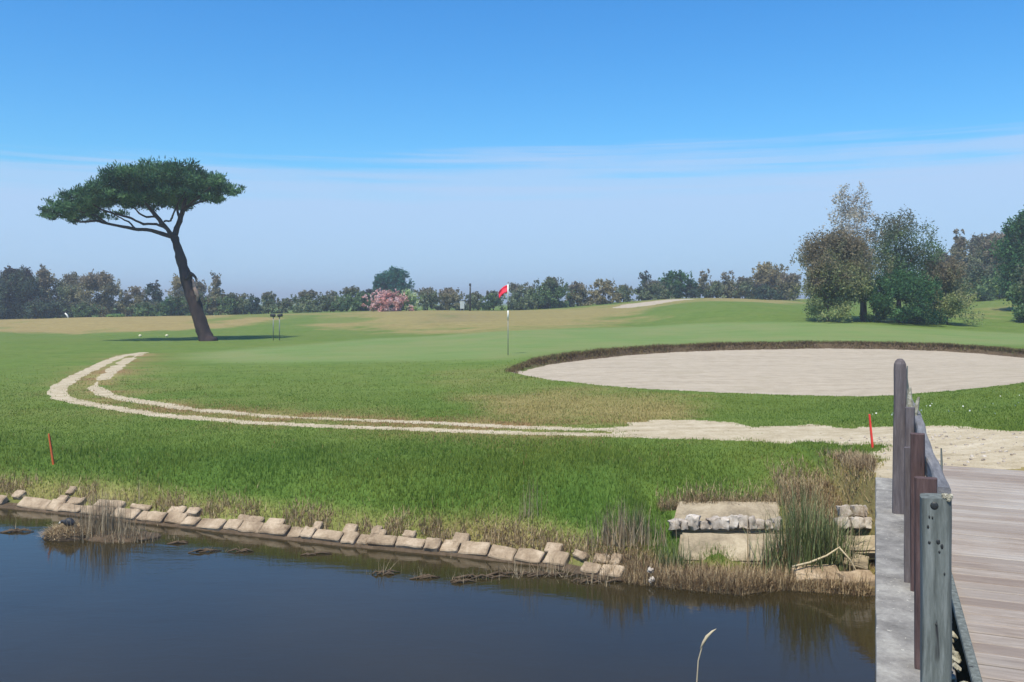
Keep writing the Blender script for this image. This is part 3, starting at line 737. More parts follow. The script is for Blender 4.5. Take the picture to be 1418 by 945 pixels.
fo = bm_obj('flag', bm, M['flag_red'], fl, True); md = fo.modifiers.new('t', 'SOLIDIFY'); md.thickness = .004
# twin headed post
x, y, g = place(383, 43.0)
tw = tag(empty('twin_post', (x, y, g)), 'two thin posts topped by small dark boxes right of the pine', 'course post')
pmz = 43/F; H2 = (HY-437)*pmz-g
for dx in (-4.6*pmz, 4.0*pmz):
    bm = bmesh.new(); tube(bm, [(dx, 0, -.05), (dx, 0, H2-.05)], [.022, .022], 8); po = bm_obj('post', bm, M['steel'], tw, True)
    bm = bmesh.new(); box(bm, (dx+(.03 if dx > 0 else -.02), 0, H2), (.24, .16, .15), rot3(0, .1 if dx < 0 else -.15, 0), .04, 3); bm_obj('box_head', bm, M['dark_plastic'], po, True)
bm = bmesh.new(); box(bm, (0, 0, H2-.02), (.2, .03, .03), None, .005); bm_obj('crossbar', bm, M['steel'], tw)
# thin pole and small panel by the far bushes
x, y, g = place(651, 86); bm = bmesh.new(); tube(bm, [(0, 0, -.1), (0, 0, 1.2), (.02, 0, (HY-393)*86/F-g)], [.10, .09, .07], 8); box(bm, (0, 0, (HY-393)*86/F-g-.1), (.2, .2, .25), None, .05)
o = bm_obj('dark_pole', bm, M['dark_plastic'], None, True); o.location = (x, y, g); tag(o, 'thin dark pole rising from the far bushes left of the flag', 'pole')
x, y, g = place(640, 84); o = tag(empty('sign_stand', (x, y, g)), 'small pale sign panel in front of the far bushes, left of the thin dark pole', 'sign')
bm = bmesh.new(); box(bm, (0, 0, .55), (.42, .06, .70), None, .02); bm_obj('panel', bm, M['panel'], o)
for s_ in (-.15, .15):
    bm = bmesh.new(); tube(bm, [(s_, 0, -.05), (s_, 0, .22)], [.03, .03], 6); bm_obj('leg', bm, M['steel'], o)
x, y, g = place(93, 80); bm = bmesh.new(); tube(bm, [(-.18, 0, .42), (0, 0, .22), (.10, 0, -.05)], [.06, .07, .08], 7)
o = bm_obj('leaning_post', bm, M['white_paint'], None, True); o.location = (x, y, g); tag(o, 'short leaning white post under the left trees', 'post')
for px, lab in ((194, 'small cream tee marker on the grass left of the pine, further from the trunk'), (231, 'small cream tee marker on the grass left of the pine, nearer the trunk')):
    x, y, g = place(px, 50.5); o = empty('tee_marker', (x, y, g)); tag(o, lab, 'tee marker', 'cream tee markers')
    bm = bmesh.new(); bmesh.ops.create_uvsphere(bm, u_segments=12, v_segments=8, radius=.09)
    for v in bm.verts: v.co.z = max(v.co.z, -.05)+.08
    bm_obj('ball', bm, M['cream'], o, True)
    bm = bmesh.new(); tube(bm, [(0, 0, -.08), (0, 0, .05)], [.015, .015], 6); bm_obj('spike', bm, M['steel'], o)
# hazard stakes
def stake(px, py, Z, top, mat, lab, w, lean):
    _, Z = ground_hit(px, py); x, y = pz(px, Z); g = hz(x, y); h = (HY-top)*Z/F - g
    bm = bmesh.new(); box(bm, (0, 0, h/2-.04), (w, w, h+.08), None, .003)
    for v in bm.verts: v.co.x += lean*(v.co.z); v.co.y += .02*v.co.z
    for v in bm.verts:
        if v.co.z > h-.01: v.co.x = lean*h+(v.co.x-lean*h)*.7
    o = bm_obj('hazard_stake', bm, M[mat]); o.location = (x, y, g); tag(o, lab, 'stake', 'hazard stakes')
stake(1208.5, 622, 9.75, 574, 'red_paint', 'bright red stake in the grass beside the bridge railing', .024, -.09)
stake(74, 633, 12.1, 601, 'orange_paint', 'faded orange-red stake in the grass on the left bank', .026, -.16)

# ------------------------------------------------------------------ footbridge
BA = math.atan((1212-CX)/F)
root = empty('footbridge', (0, 0, 0), -BA)   # local: x across (l), y along (t)
tag(root, 'wooden plank footbridge with worn railing on a concrete beam', 'footbridge')
rs = random.Random(5)
def part(name, bm, mat, smooth=False): return bm_obj(name, bm, M[mat] if isinstance(mat, str) else mat, root, smooth)
# deck planks
m, nt, b = nmat('deck_planks'); k = N(nt)
v = k.pos((.7, 14, 14), 'obj'); a = k.noise(2.2, 5, .65, v, .2); f = k.noise(9, 4, .7, k.pos((1.5, 14, 14), 'obj'))
pt = k.attr('tint'); big = k.noise(.9, 3, .6, k.pos((1, 1, 1), 'obj'))
c1 = k.ramp(k.math('ADD', k.math('MULTIPLY', a, .6), k.math('MULTIPLY', f, .4)), [(.25, (.13, .105, .085)), (.5, (.30, .25, .205)), (.75, (.50, .44, .375))])
c1 = k.mix(k.math('MULTIPLY', k.ramp(big, [(.42, (0, 0, 0)), (.68, (1, 1, 1))]), .5), c1, (.46, .45, .41))
c1 = k.mix(k.math('MULTIPLY', pt, .68), c1, (.165, .12, .095), 'MIX')
k.l(c1, b.inputs['Base Color']); b.inputs['Roughness'].default_value = .9; b.inputs['Specular IOR Level'].default_value = .2
k.bump(a, .6, .006, b)
M['deck'] = m
bm = bmesh.new(); tints = []; t = -1.6; cnt = 0
while t < 8.70:
    w = .118+rs.uniform(-.006, .006); before = len(bm.verts)
    box(bm, (.355+1.75+rs.uniform(-.012, .012), t+w/2, DECK-.02+rs.uniform(-.002, .002)), (3.5, w, .04), rot3(rs.uniform(-.008, .008), 0, rs.uniform(-.0015, .0015)), .004)
    tints += [rs.random()**1.5]*(len(bm.verts)-before); t += w+.010
o = part('deck', bm, 'deck'); fattr(o.data, 'tint', tints)
# joists below, kerb rail, beam
bm = bmesh.new()
for xx in (.5, 1.8, 3.3): box(bm, (xx, 3.6, DECK-.13), (.1, 10, .17))
part('joist', bm, 'wood_grey')
bm = bmesh.new(); box(bm, (.356, 3.5, DECK+.012), (.035, 10, .03), None, .004, 1); 
part('edge_strip', bm, 'wood_grey')
bm = bmesh.new(); box(bm, (.152, 3.2, BEAM-.2), (.30, 10.0, .40), None, .012, 2)
bmesh.ops.subdivide_edges(bm, edges=[e for e in bm.edges if e.calc_length() > 2], cuts=160)
for v in bm.verts:
    n_ = mnoise.noise_vector(Vector((v.co.x*9, v.co.y*4, v.co.z*9))); v.co += n_*.006
part('concrete_beam', bm, 'concrete', False)
bm = bmesh.new(); box(bm, (1.9, 8.75, -2.5), (3.8, 1.0, 1.6), None, .02); part('abutment', bm, 'concrete')
# posts: (t, l0, l1, top, thickness along, material, top style)
def post(t0, l0, l1, top, th, mat, dome=0, lean=0, bot=BEAM+.002, slope=0):
    bm = bmesh.new(); w = l1-l0; h = top-bot
    seg = 14
    ring = []
    n = 20
    # cross-section rounded rectangle, extruded with wobble
    prof = []
    for j in range(n):
        a = 2*math.pi*j/n; c_, s_ = math.cos(a), math.sin(a)
        prof.append((math.copysign(abs(c_)**.35, c_)*w/2, math.copysign(abs(s_)**.35, s_)*th/2))
    rings = []
    offs = Vector((t0*3.1, l0*7, 0))
    levels = [i/seg for i in range(seg+1)]
    if dome: levels = levels[:-1]+[1-.6*dome/h, 1-.25*dome/h, 1-.06*dome/h, 1.0]
    for lv in levels:
        z = bot+h*lv; r = []
        sc_ = 1.0
        if dome and lv > 1-dome/h: q = (lv-(1-dome/h))/(dome/h); sc_ = math.sqrt(max(.03, 1-q*q*.93))
        for (px_, py_) in prof:
            nv = mnoise.noise(Vector((px_*20, py_*20, z*2.5))+offs)*.006
            zz = z + (slope*px_ if lv == 1.0 else 0)
            r.append(bm.verts.new((px_*sc_*(1+nv*6)+nv+lean*h*lv, py_*sc_*(1+nv*6), zz)))
        rings.append(r)
    for r0, r1 in zip(rings[:-1], rings[1:]):
        for j in range(n): bm.faces.new((r0[j], r0[(j+1) % n], r1[(j+1) % n], r1[j]))
    bm.faces.new(rings[-1]); bm.faces.new(list(reversed(rings[0])))
    for v in bm.verts: v.co += Vector(((l0+l1)/2, t0, 0))
    return part('post', bm, mat)
def tZ(Z, l): return (Z+.379*l)/.925
near = post(tZ(3.10, .2)+.05, .149, .246, -.69, .10, 'wood_grey', 0, 0, slope=.06)
post(tZ(3.62, .2), .150, .232, -.72, .05, 'wood_red')
post(tZ(4.60, .2), .168, .236, -.685, .07, 'wood_red')
post(tZ(4.62, .2)+.12, .145, .185, -.78, .05, 'wood_purple')
post(tZ(5.78, .2), .180, .236, -.69, .07, 'wood_purple')
tall = post(tZ(6.30, .15), .112, .196, -.405, .10, 'wood_purple', dome=.06, lean=.010)
post(tZ(7.3, .2), .185, .235, -.80, .06, 'wood_grey')
# knots and cracks on the near post
ty = tZ(3.10, .2)
for (dx, z, r1, r2) in ((-.006, -.715, .014, .014), (-.022, -.755, .003, .006), (-.012, -.757, .003, .006), (-.026, -.79, .004, .007), (.006, -.84, .007, .010), (.018, -.855, .005, .010), (.010, -.875, .004, .006), (-.022, -.845, .005, .006), (.026, -.95, .003, .006), (.0, -1.13, .004, .005)):
    bm = bmesh.new(); t_ = bmesh.new(); bmesh.ops.create_uvsphere(t_, u_segments=10, v_segments=6, radius=1)
    for v in t_.verts: v.co = Vector((.1975+dx+v.co.x*r1, ty+.001+v.co.y*.004, z+v.co.z*r2))
    me = bpy.data.meshes.new('t'); t_.to_mesh(me); t_.free(); bm.from_mesh(me); bpy.data.meshes.remove(me)
    bm_obj('knot', bm, M['dark_plastic'], near, True)
bm = bmesh.new()
for i in range(26):
    r_ = rs.uniform(.003, .007); box(bm, (.243+rs.uniform(-.022, .006), ty+rs.uniform(.0, .09), -.688+rs.uniform(-.004, .004)), (r_*2, r_*2, r_*1.5), rot3(rs.random(), rs.random(), 0), r_*.3)
bm_obj('lichen', bm, M['lichen'], near)
# handrail (behind the near post it ends) with slightly bent line
bm = bmesh.new(); n = 24; rings = []
for i in range(n+1):
    t_ = tZ(3.80, .25)+(8.15-tZ(3.80, .25))*i/n
    zt = -.80+.012*math.sin(t_*2.1)+.0; lc = .270+.004*math.sin(t_*3)
    hw = .027; hh = .05
    ring = [bm.verts.new((lc+sx*hw*(1+.1*math.sin(t_*9+sx)), t_, zt-hh+sz*hh)) for sx, sz in ((-1, -1), (1, -1), (1, .8), (.75, 1), (-.75, 1), (-1, .8))]
    rings.append(ring)
for r0, r1 in zip(rings[:-1], rings[1:]):
    for j in range(6): bm.faces.new((r0[j], r0[(j+1) % 6], r1[(j+1) % 6], r1[j]))
bm.faces.new(rings[0]); bm.faces.new(list(reversed(rings[-1])))
part('handrail', bm, 'wood_rail')
# broken splinters and pale sticks at the far end
for (l, Z, z0, z1, r_, ll) in ((.222, 6.9, -.85, -.50, .010, .004), (.262, 7.15, -.88, -.60, .009, -.01), (.225, 6.2, -.74, -.60, .022, 0), (.255, 6.15, -.80, -.66, .018, .01)):
    bm = bmesh.new(); t_ = tZ(Z, l); tube(bm, [(l, t_, z0), (l+ll, t_, (z0+z1)/2), (l+ll*2.5, t_, z1)], [r_, r_*.8, r_*.4], 6, True, .2, rs); part('splinter', bm, 'lichen' if r_ > .015 else 'wood_grey')
bm = bmesh.new(); tube(bm, [(.50, 8.05, DECK-.01), (.503, 8.05, DECK+.13), (.500, 8.05, DECK+.25)], [.010, .009, .006], 6); part('nail_stick', bm, 'wood_grey')
# litter wedged between post line and deck
bm = bmesh.new()
for i in range(90):
    tt = rs.uniform(2.6, 5.0); r_ = rs.uniform(.006, .02); box(bm, (rs.uniform(.27, .325), tt, BEAM+.012), (r_*2, r_*2.4, r_), rot3(rs.random(), rs.random(), rs.random()*3), r_*.2)
part('gravel_litter', bm, 'lichen')['kind'] = 'stuff'

# ------------------------------------------------------------------ stone edging along the water
edge = tag(empty('stone_edging', (SHORE[7][0], SHORE[7][1], WATER)), 'sloping row of pale beige stones edging the pond', 'stone edging')
def shore_pt(px):
    xs = [p[0] for p in shore_px]; y = np.interp(px, xs, [p[1] for p in shore_px]); Z = 2.5*F/(y-HY)
    return Vector(((px-CX)/F*Z, Z, WATER))
rs = random.Random(12)
px = -120.0; cnt = 0
ex, ey = SHORE[7]
while px < 835:
    wpx = rs.choice((rs.uniform(14, 26), rs.uniform(26, 44)))
    p0 = shore_pt(px); p1 = shore_pt(px+wpx)
    d = (p1-p0); L = d.length; ang = math.atan2(d.y, d.x); nrm = Vector((-math.sin(ang), math.cos(ang), 0))
    for row in range(3):
        if row == 1 and rs.random() < (.25 if px < 480 else .5): continue
        if row == 0 and rs.random() < .05: continue
        if row == 2 and (rs.random() < .75 or not (0 < px < 220)): continue
        depth = rs.uniform(.11, .16) if row == 0 else rs.uniform(.07, .13)
        off = [.06, .175, .31][row]+rs.uniform(-.02, .025)
        zz = [-2.45, -2.395, -2.325][row]+rs.uniform(-.012, .012)
        c = p0+d*.5+nrm*off; c.z = zz
        if row: c += d.normalized()*rs.uniform(-.1, .1)
        bm = bmesh.new()
        box(bm, (0, 0, 0), (L*(.95 if row == 0 else rs.uniform(.4, .9)), depth, .08), rot3(R(33)+rs.uniform(-.14, .14), rs.uniform(-.07, .07), ang+rs.uniform(-.10, .10)), .011, 1, .15, rs, cuts=3)
        for v in bm.verts: v.co += c-Vector((ex, ey, WATER))
        bm_obj('stone', bm, M['stone'], edge, False); cnt += 1
    px += wpx
# wet foot of the edging
bm = bmesh.new(); pr = None
for i in range(0, 61):
    p = shore_pt(-140+i*16.3); q = p+Vector((.0, -.01, 0)); 
    a = bm.verts.new(p+Vector((0, .10, .035))-Vector((ex, ey, WATER))); c = bm.verts.new(q+Vector((0, -.02, .012+.006*rs.random()))-Vector((ex, ey, WATER))); e_ = bm.verts.new(q+Vector((0, -.10, -.12))-Vector((ex, ey, WATER)))
    if pr: bm.faces.new((pr[0], a, c, pr[1])); bm.faces.new((pr[1], c, e_, pr[2]))
    pr = (a, c, e_)
bm_obj('wet_footing', bm, M['dirt'], edge, True)

# ------------------------------------------------------------------ broken concrete slabs by the bridge
def world(px, py, Z): return Vector(((px-CX)/F*Z, Z, -(py-HY)/F*Z))
def slab(name, quad_front, thick, mat, label, cat, rough=.012, cuts=10, group=None):
    """quad_front: four corners of the visible face, thickness goes behind it"""
    bm = bmesh.new(); Q = [Vector(q) for q in quad_front]; n = (Q[1]-Q[0]).cross(Q[3]-Q[0]).normalized()
    if n.y > 0: n = -n
    c = sum(Q, Vector())/4
    fr = [bm.verts.new(q-c) for q in Q]; bk = [bm.verts.new(q-c-n*thick) for q in Q]
    bm.faces.new(fr); bm.faces.new(list(reversed(bk)))
    for i in range(4): bm.faces.new((fr[i], bk[i], bk[(i+1) % 4], fr[(i+1) % 4]))
    bmesh.ops.bevel(bm, geom=list(bm.edges), offset=.018, segments=2, affect='EDGES')
    bmesh.ops.subdivide_edges(bm, edges=[e for e in bm.edges if e.calc_length() > .12], cuts=cuts)
    bmesh.ops.triangulate(bm, faces=bm.faces)
    for v in bm.verts: v.co += mnoise.noise_vector(v.co*7+c)*rough
    o = bm_obj(name, bm, M[mat]); o.location = c; tag(o, label, cat, group); return o
slab('concrete_slab', [world(930, 735, 8.55), world(1082, 735, 8.50), world(1078, 694, 9.02), world(938, 693, 9.05)], .12, 'slab', 'upper sloping tan concrete slab left of the tall reeds', 'concrete slab', .014)
slab('concrete_slab', [world(938, 778, 8.22), world(1098, 780, 8.16), world(1088, 738, 8.44), world(942, 737, 8.46)], .14, 'slab', 'lower tan concrete slab left of the tall reeds', 'concrete slab', .012)
slab('concrete_slab', [world(1150, 764, 8.08), world(1226, 765, 8.02), world(1226, 740, 8.22), world(1150, 740, 8.26)], .12, 'slab', 'short tan concrete slab between the tall reeds and the bridge beam', 'concrete slab', .012)
# rubble edge along the foot of the upper slab: broken white stones with dark joints
rs = random.Random(33)
rw = tag(empty('rubble_course', world(1000, 725, 8.5)), 'broken white rubble course along the foot of the upper concrete slab', 'rubble wall')
wx = 927
while wx < 1080:
    w = rs.uniform(7, 19); z0 = rs.uniform(712, 722); 
    c = world(wx+w/2, (z0+735)/2, 8.545)-rw.location; bm = bmesh.new()
    hpx = 731-z0
    if wx < 975 and rs.random() < .45: hpx += rs.uniform(4, 10); c.z += .025
    box(bm, c, (w*.97*8.5/F, .10, hpx*8.5/F), rot3(R(-8), rs.uniform(-.1, .1), rs.uniform(-.25, .25)), .012, 2, .3, rs, cuts=2)
    bm_obj('stone', bm, M['rubble'], rw, True); wx += w
rw2 = tag(empty('rubble_course', world(1185, 722, 8.4)), 'patch of broken white rubble between the tall reeds and the bridge beam', 'rubble wall')
for row in range(2):
    wx = 1156+row*5
    while wx < 1216:
        w = rs.uniform(13, 24); c = world(wx+w/2, 724-row*16, 8.36+row*.12)-rw2.location; bm = bmesh.new()
        box(bm, c, (w*.9*8.4/F, .14, 15*8.4/F), rot3(R(-12), rs.uniform(-.2, .2), rs.uniform(-.15, .15)), .014, 2, .2, rs, cuts=2)
        bm_obj('stone', bm, M['rubble'], rw2, True); wx += w
bm = bmesh.new(); box(bm, (0, 0, 0), (.24, .15, .05), rot3(R(35), R(10), R(-20)), .012, 2, .15, rs, cuts=2)
o = bm_obj('flat_stone', bm, M['slab'], None, True); o.location = world(1183, 777, 8.0); tag(o, 'loose flat stone lying below the short slab by the bridge', 'stone')
for (px_, py_, Z_, w, h, lab) in ((1130, 801, 7.85, .42, .15, 'long pale stone at the water below the tall reeds'), (1186, 806, 7.74, .30, .14, 'pale stone at the water nearest the bridge beam'), (1108, 783, 8.0, .13, .09, 'small pale stone above the long one at the water'), (901, 790, 7.9, .05, .05, 'small white stone on the muddy bank, upper of two'), (903, 803, 7.82, .045, .04, 'small white stone on the muddy bank, lower of two at the water')):
    bm = bmesh.new(); box(bm, (0, 0, 0), (w, w*.5+.01, h), rot3(R(20), rs.uniform(-.05, .05), rs.uniform(-.1, .1)), h*(.22 if w > .1 else .38), 2, .2 if w > .1 else .45, rs, cuts=2)
    o = bm_obj('bank_stone', bm, M['stone'] if w > .1 else M['rubble'], None, True); o.location = world(px_, py_, Z_); tag(o, lab, 'stone', 'loose stones on the muddy bank')

# ------------------------------------------------------------------ grass, reeds and straw
def blades(name, P, L, Wd, lean, mat, tint, parent=None, rng=RNG, yaw=None, seg=2, droop=.5):
    """tapered bending blades; P (n,3) roots, L lengths, lean radians"""
    n = len(P); a = rng.uniform(0, 2*np.pi, n) if yaw is None else yaw
    dx = np.cos(a); dy = np.sin(a); wx = -np.sin(a); wy = np.cos(a)
    # widen towards the viewer's side is left to chance
    rows = []
    for i in range(seg+1):
        t = i/seg; off = np.sin(lean)*L*t*(1-droop+droop*t); z = np.cos(lean)*L*t*(1-.15*droop*t)
        c = P + np.stack([dx*off, dy*off, z], -1)
        w = Wd*(1-t)*.5 if i else Wd*.5
        if i < seg:
            rows.append(c - np.stack([wx*w, wy*w, 0*w], -1)); rows.append(c + np.stack([wx*w, wy*w, 0*w], -1))
        else: rows.append(c)
    nv = len(rows); Vv = np.stack(rows, 1).reshape(-1, 3)
    base = (np.arange(n)*nv)[:, None]
    tri = []
    for i in range(seg-1):
        q = 2*i; tri.append([q, q+1, q+3]); tri.append([q, q+3, q+2])
    q = 2*(seg-1); tri.append([q, q+1, q+2])
    Fc = (base[:, None, :]*0 + base[:, None, :] + np.array(tri)[None]).reshape(-1, 3)
    me = np_mesh(name, Vv, Fc); fattr(me, 'tint', np.repeat(tint, nv))
    return me

# mown lawn and rough, near part only: colour by the same survey as the turf
def lawn():
    n = 600000
    u = np.concatenate([RNG.uniform(-.66, .66, 490000), RNG.triangular(.66, .66, 1.25, 65000), -RNG.triangular(.66, .66, 1.1, 45000)]); t = RNG.uniform(0, 1, n)
    y0, y1 = 7.9, 30.0
    Y = 1/((1-t)/y0 + t/y1); X = u*Y
    z = zones(X, Y)
    ok = ((z['path'] < -.01) | ((z['path'] < .10) & (RNG.random(n) < .30))) & (z['bd'] < -.03) & (z['s'] > .19) & ~((X > 3.1) & (z['s'] < .9)) & (z['gd'] < .1)
    # keep the slabs clear
    ok &= RNG.random(n) > smooth01((Y-14)/15)
    for q in ((1.60, 2.58, 8.34, 8.50), (1.60, 2.58, 8.50, 9.0), (2.9, 3.35, 8.0, 8.72)): ok &= ~((X > q[0]) & (X < q[1]) & (Y > q[2]) & (Y < q[3]))
    # not under the bridge
    l = X*.925-Y*.379; tt = X*.379+Y*.925
    ok &= ~((l > -.02) & (tt < 8.8))
    X, Y = X[ok], Y[ok]; z = {k_: v_[ok] for k_, v_ in z.items()}
    H_ = height(X, Y, z['s'], z['bdr']); n = len(X)
    lush = z['lush']; dry = z['dry']
    L = (.022+.012*RNG.random(n))*(1+1.5*lush) + .012*dry + .03*np.exp(-((z['bd']+.25)/.2)**2)*(Y > 20)
    L *= RNG.uniform(.6, 1.35, n)*(.55+.95*fbm(X*1.6, Y*1.6, 123)); L = np.where(RNG.random(n) < .01*lush*3, L*1.9, L)
    Wd = np.maximum(.0045, Y*.00062)*RNG.uniform(.8, 1.6, n)
    me = blades('grass', np.stack([X, Y, H_-.004], -1), L, Wd, RNG.uniform(.05, .75, n), None, np.zeros(n), seg=2)
    j = RNG.random(n); nn = fbm(X*.7, Y*.7, 91)
    g = np.stack([.105+.10*j+.08*(nn-.5), .162+.11*j+.03*(nn-.5), .024+.025*j], -1)
    lg = np.stack([.088+.10*j+.07*(nn-.5), .148+.125*j, .020+.024*j], -1)
    dg = np.stack([.22+.20*j, .175+.165*j, .065+.075*j], -1)
    w = lush[:, None]; c = g*(1-w)+lg*w
    dd = np.clip(dry*1.15, 0, 1); pick = (RNG.random(n) < dd)[:, None]
    c = np.where(pick, dg*(.7+.3*dd[:, None])+g*.2, c)
    rp = (RNG.random(n) < z['red']*.5)[:, None]; c = np.where(rp, np.stack([.26+.1*j, .14+.06*j, .07+.03*j], -1), c)
    cattr(me, 'col', np.repeat(c, 5, axis=0))
    m, nt, b = nmat('grass_blades'); k = N(nt); A = k.attr('col', 'Color')
    k.l(A, b.inputs['Base Color']); b.inputs['Roughness'].default_value = .7; b.inputs['Specular IOR Level'].default_value = .15
    tr = k.n('ShaderNodeBsdfTranslucent'); k.l(A, tr.inputs['Color']); mx = k.n('ShaderNodeMixShader'); mx.inputs[0].default_value = .35
    k.l(b.outputs[0], mx.inputs[1]); k.l(tr.outputs[0], mx.inputs[2]); k.l(mx.outputs[0], nt.nodes['Material Output'].inputs['Surface'])
    M['grass'] = m
    tag(link('grass', me, m), 'short green grass covering the bank and lawn', 'grass', kind='stuff')
lawn()

def stuff_blades(name, X, Y, L, Wd, lean, mat, label, cat, tint=None, seg=2, zoff=0.0, base=None):
    X = np.asarray(X); Y = np.asarray(Y); n = len(X)
    H_ = np.maximum(height(X, Y), WATER-.05) if base is None else base
    me = blades(name, np.stack([X, Y, H_+zoff], -1), L, Wd, lean, None, RNG.random(n) if tint is None else tint, seg=seg)
    return tag(link(name, me, M[mat]), label, cat, kind='stuff')

# straw along the shore and over the muddy ledge near the bridge
n = 34000
px_ = RNG.uniform(835, 1205, n); sp = np.array([shore_pt(p)[:2] for p in px_]); off = RNG.gamma(1.6, .12, n)-.08
keep = off < .5; sp = sp[keep]; off = off[keep]; px_ = px_[keep]; n = len(off)
gap = np.where((px_ > 1095), .45, 1.0); kp = RNG.random(n) < gap*(.35+.65*fbm(px_/16, off*6, 4)*1.3); sp = sp[kp]; off = off[kp]; n = len(off)
stuff_blades('dry_grass', sp[:, 0]+.1*off, sp[:, 1]+off, RNG.uniform(.03, .10, n)*RNG.choice([.8, 1.0, 1.9], n), RNG.uniform(.004, .010, n), RNG.uniform(.1, 1.4, n), 'straw', 'dry brown grass matted along the muddy water edge near the bridge', 'dry grass')
# dry fringe over the stones and above the slabs
n = 17000
px_ = RNG.uniform(-60, 1000, n); sp = np.array([shore_pt(p)[:2] for p in px_]); off = RNG.normal(.26, .11, n)
kp = RNG.random(n) < smooth01((fbm(px_/26, off*2, 14)-.42)*5)+.12; sp = sp[kp]; off = off[kp]; px_ = px_[kp]; n = len(off)
X1, Y1 = sp[:, 0], sp[:, 1]+off
n2 = 3800; X2 = RNG.uniform(1.5, 3.1, n2); Y2 = 8.98+RNG.gamma(1.5, .05, n2)
n3 = 20000; X3 = RNG.uniform(2.75, 3.7, n3); Y3 = RNG.normal(8.6, .42, n3); kk_ = (X3*.925-Y3*.379 < -.01) & (Y3 > 7.95) & ((Y3 > 8.62) | (RNG.random(n3) < .35)); X3 = X3[kk_]; Y3 = Y3[kk_]
X = np.concatenate([X1, X2, X3]); Y = np.concatenate([Y1, Y2, Y3]); n = len(X)
stuff_blades('dry_grass', X, Y, RNG.uniform(.04, .13, n), RNG.uniform(.005, .010, n), RNG.uniform(.05, 1.1, n), 'straw', 'dry straw fringe above the stones and concrete slabs', 'dry grass')
# lip of the bunker: shaggy fringe hanging over the far edge
pts = BUNKER[0:14]; seg_p = []
for (ax, ay), (bx, by) in zip(pts[:-1], pts[1:]):
    L_ = math.hypot(bx-ax, by-ay); c_ = int(L_*1500)
    t_ = RNG.random(c_); seg_p.append(np.stack([ax+(bx-ax)*t_, ay+(by-ay)*t_], -1))
sp = np.concatenate(seg_p); n = len(sp)
o_ = RNG.normal(.06, .16, n); X = sp[:, 0]+RNG.normal(0, .05, n); Y = sp[:, 1]+o_
H_ = height(X, Y)
ed = fbm(X*1.6, Y*1.6, 44)
me = blades('lip_grass', np.stack([X, Y, H_-.01], -1), RNG.uniform(.04, .13, n)*(.5+1.0*ed), RNG.uniform(.015, .03, n), RNG.uniform(.1, 1.4, n), None, np.clip(.30+RNG.normal(0, .2, n)+(o_ > .06)*.35, 0, 1), seg=2)
M['lip'] = leaf_mat('lip_turf', [(.2, (.075, .045, .028)), (.4, (.17, .115, .06)), (.55, (.20, .17, .07)), (.8, (.13, .18, .055))], .15, .9)
tag(link('lip_grass', me, M['lip']), 'shaggy brown turf fringe along the far lip of the bunker', 'turf', kind='stuff')

# reed clumps
def clump(name, label, cat, px, Z, spread, cnt_, hmin, hmax, mat, lean=.25, w=.006, base=None, group=None, seed=0, squash=.5, seg=3, parts='stems'):
    rng = np.random.default_rng(900+seed); x, y = pz(px, Z); b0 = max(hz(x, y), WATER-.02) if base is None else base
    root = empty(name, (x, y, b0)); tag(root, label, cat, group)
    n = cnt_; P = np.stack([rng.normal(0, spread*.5, n), rng.normal(0, spread*.5*squash, n), np.full(n, -.03)], -1)
    L = rng.uniform(hmin, hmax, n)*(1-.35*np.clip(np.abs(P[:, 0])/spread, 0, 1))
    me = blades(parts, P, L, np.full(n, w)*rng.uniform(.7, 1.4, n), np.abs(rng.normal(0, lean, n)), None, rng.random(n), rng=rng, seg=seg, droop=.6)
    o = link(parts, me, M[mat], root)
    o['kind'] = 'stuff'
    return root
# tall reeds by the bridge
rc = clump('reed_clump', 'tall green and straw reed clump in front of the concrete slabs', 'reeds', 1114, 8.05, .34, 640, .35, 1.12, 'reed_green', .34, .011, seed=1, seg=4)
rng = np.random.default_rng(5); n = 380
P = np.stack([rng.normal(0, .20, n), rng.normal(0, .08, n), np.full(n, -.02)], -1)
me = blades('dry_stems', P, rng.uniform(.2, .8, n), rng.uniform(.005, .010, n), np.abs(rng.normal(0, .45, n)), None, rng.random(n), rng=rng, seg=3); link('dry_stems', me, M['straw'], rc)
bm = bmesh.new(); tube(bm, [(-.18, -.22, .10), (-.02, -.20, .13), (.13, -.20, .19), (.25, -.20, .27)], [.008, .010, .009, .006], 6); tube(bm, [(.24, -.20, .265), (.33, -.22, .16), (.38, -.25, .06), (.46, -.25, -.02)], [.007, .007, .006, .004], 6)
o = bm_obj('fallen_branch', bm, M['pale_straw'], None, True); o.location = rc.location; tag(o, 'pale bent dead branch lying across the foot of the tall reeds', 'branch')
clump('weed_clump', 'leafy light green weed beside the tall reeds, on their bridge side', 'weed', 1158, 8.15, .20, 380, .15, .60, 'reed_green', .5, .014, seed=2, squash=.8)
clump('reed_clump', 'mixed grey and green reed clump at the right end of the stone edging', 'reeds', 862, 8.4, .36, 360, .15, .55, 'dead_reed', .30, .007, seed=3)
clump('reed_clump', 'small green reed tuft right of the stone edging, next to the grey reeds', 'reeds', 884, 8.5, .10, 90, .2, .45, 'reed_green', .18, .010, seed=4)
clump('reed_clump', 'green and dry reed tuft at the left end of the concrete slabs', 'reeds', 934, 8.1, .24, 220, .15, .48, 'reed_green', .4, .008, seed=5)
clump('reed_clump', 'sparse pale upright stems above the middle of the stone edging', 'reeds', 735, 9.0, .18, 26, .3, .62, 'dead_reed', .10, .006, seed=6)
clump('reed_clump', 'dry stems hanging at the water in front of the lower slab', 'reeds', 1025, 7.72, .45, 240, .08, .30, 'straw', .4, .006, seed=7, squash=.2)
clump('reed_clump', 'large dead grey reed clump on the left beside the nest', 'dead reeds', 145, 9.45, .36, 520, .18, .75, 'dead_reed', .22, .006, seed=8, base=WATER, squash=.5)
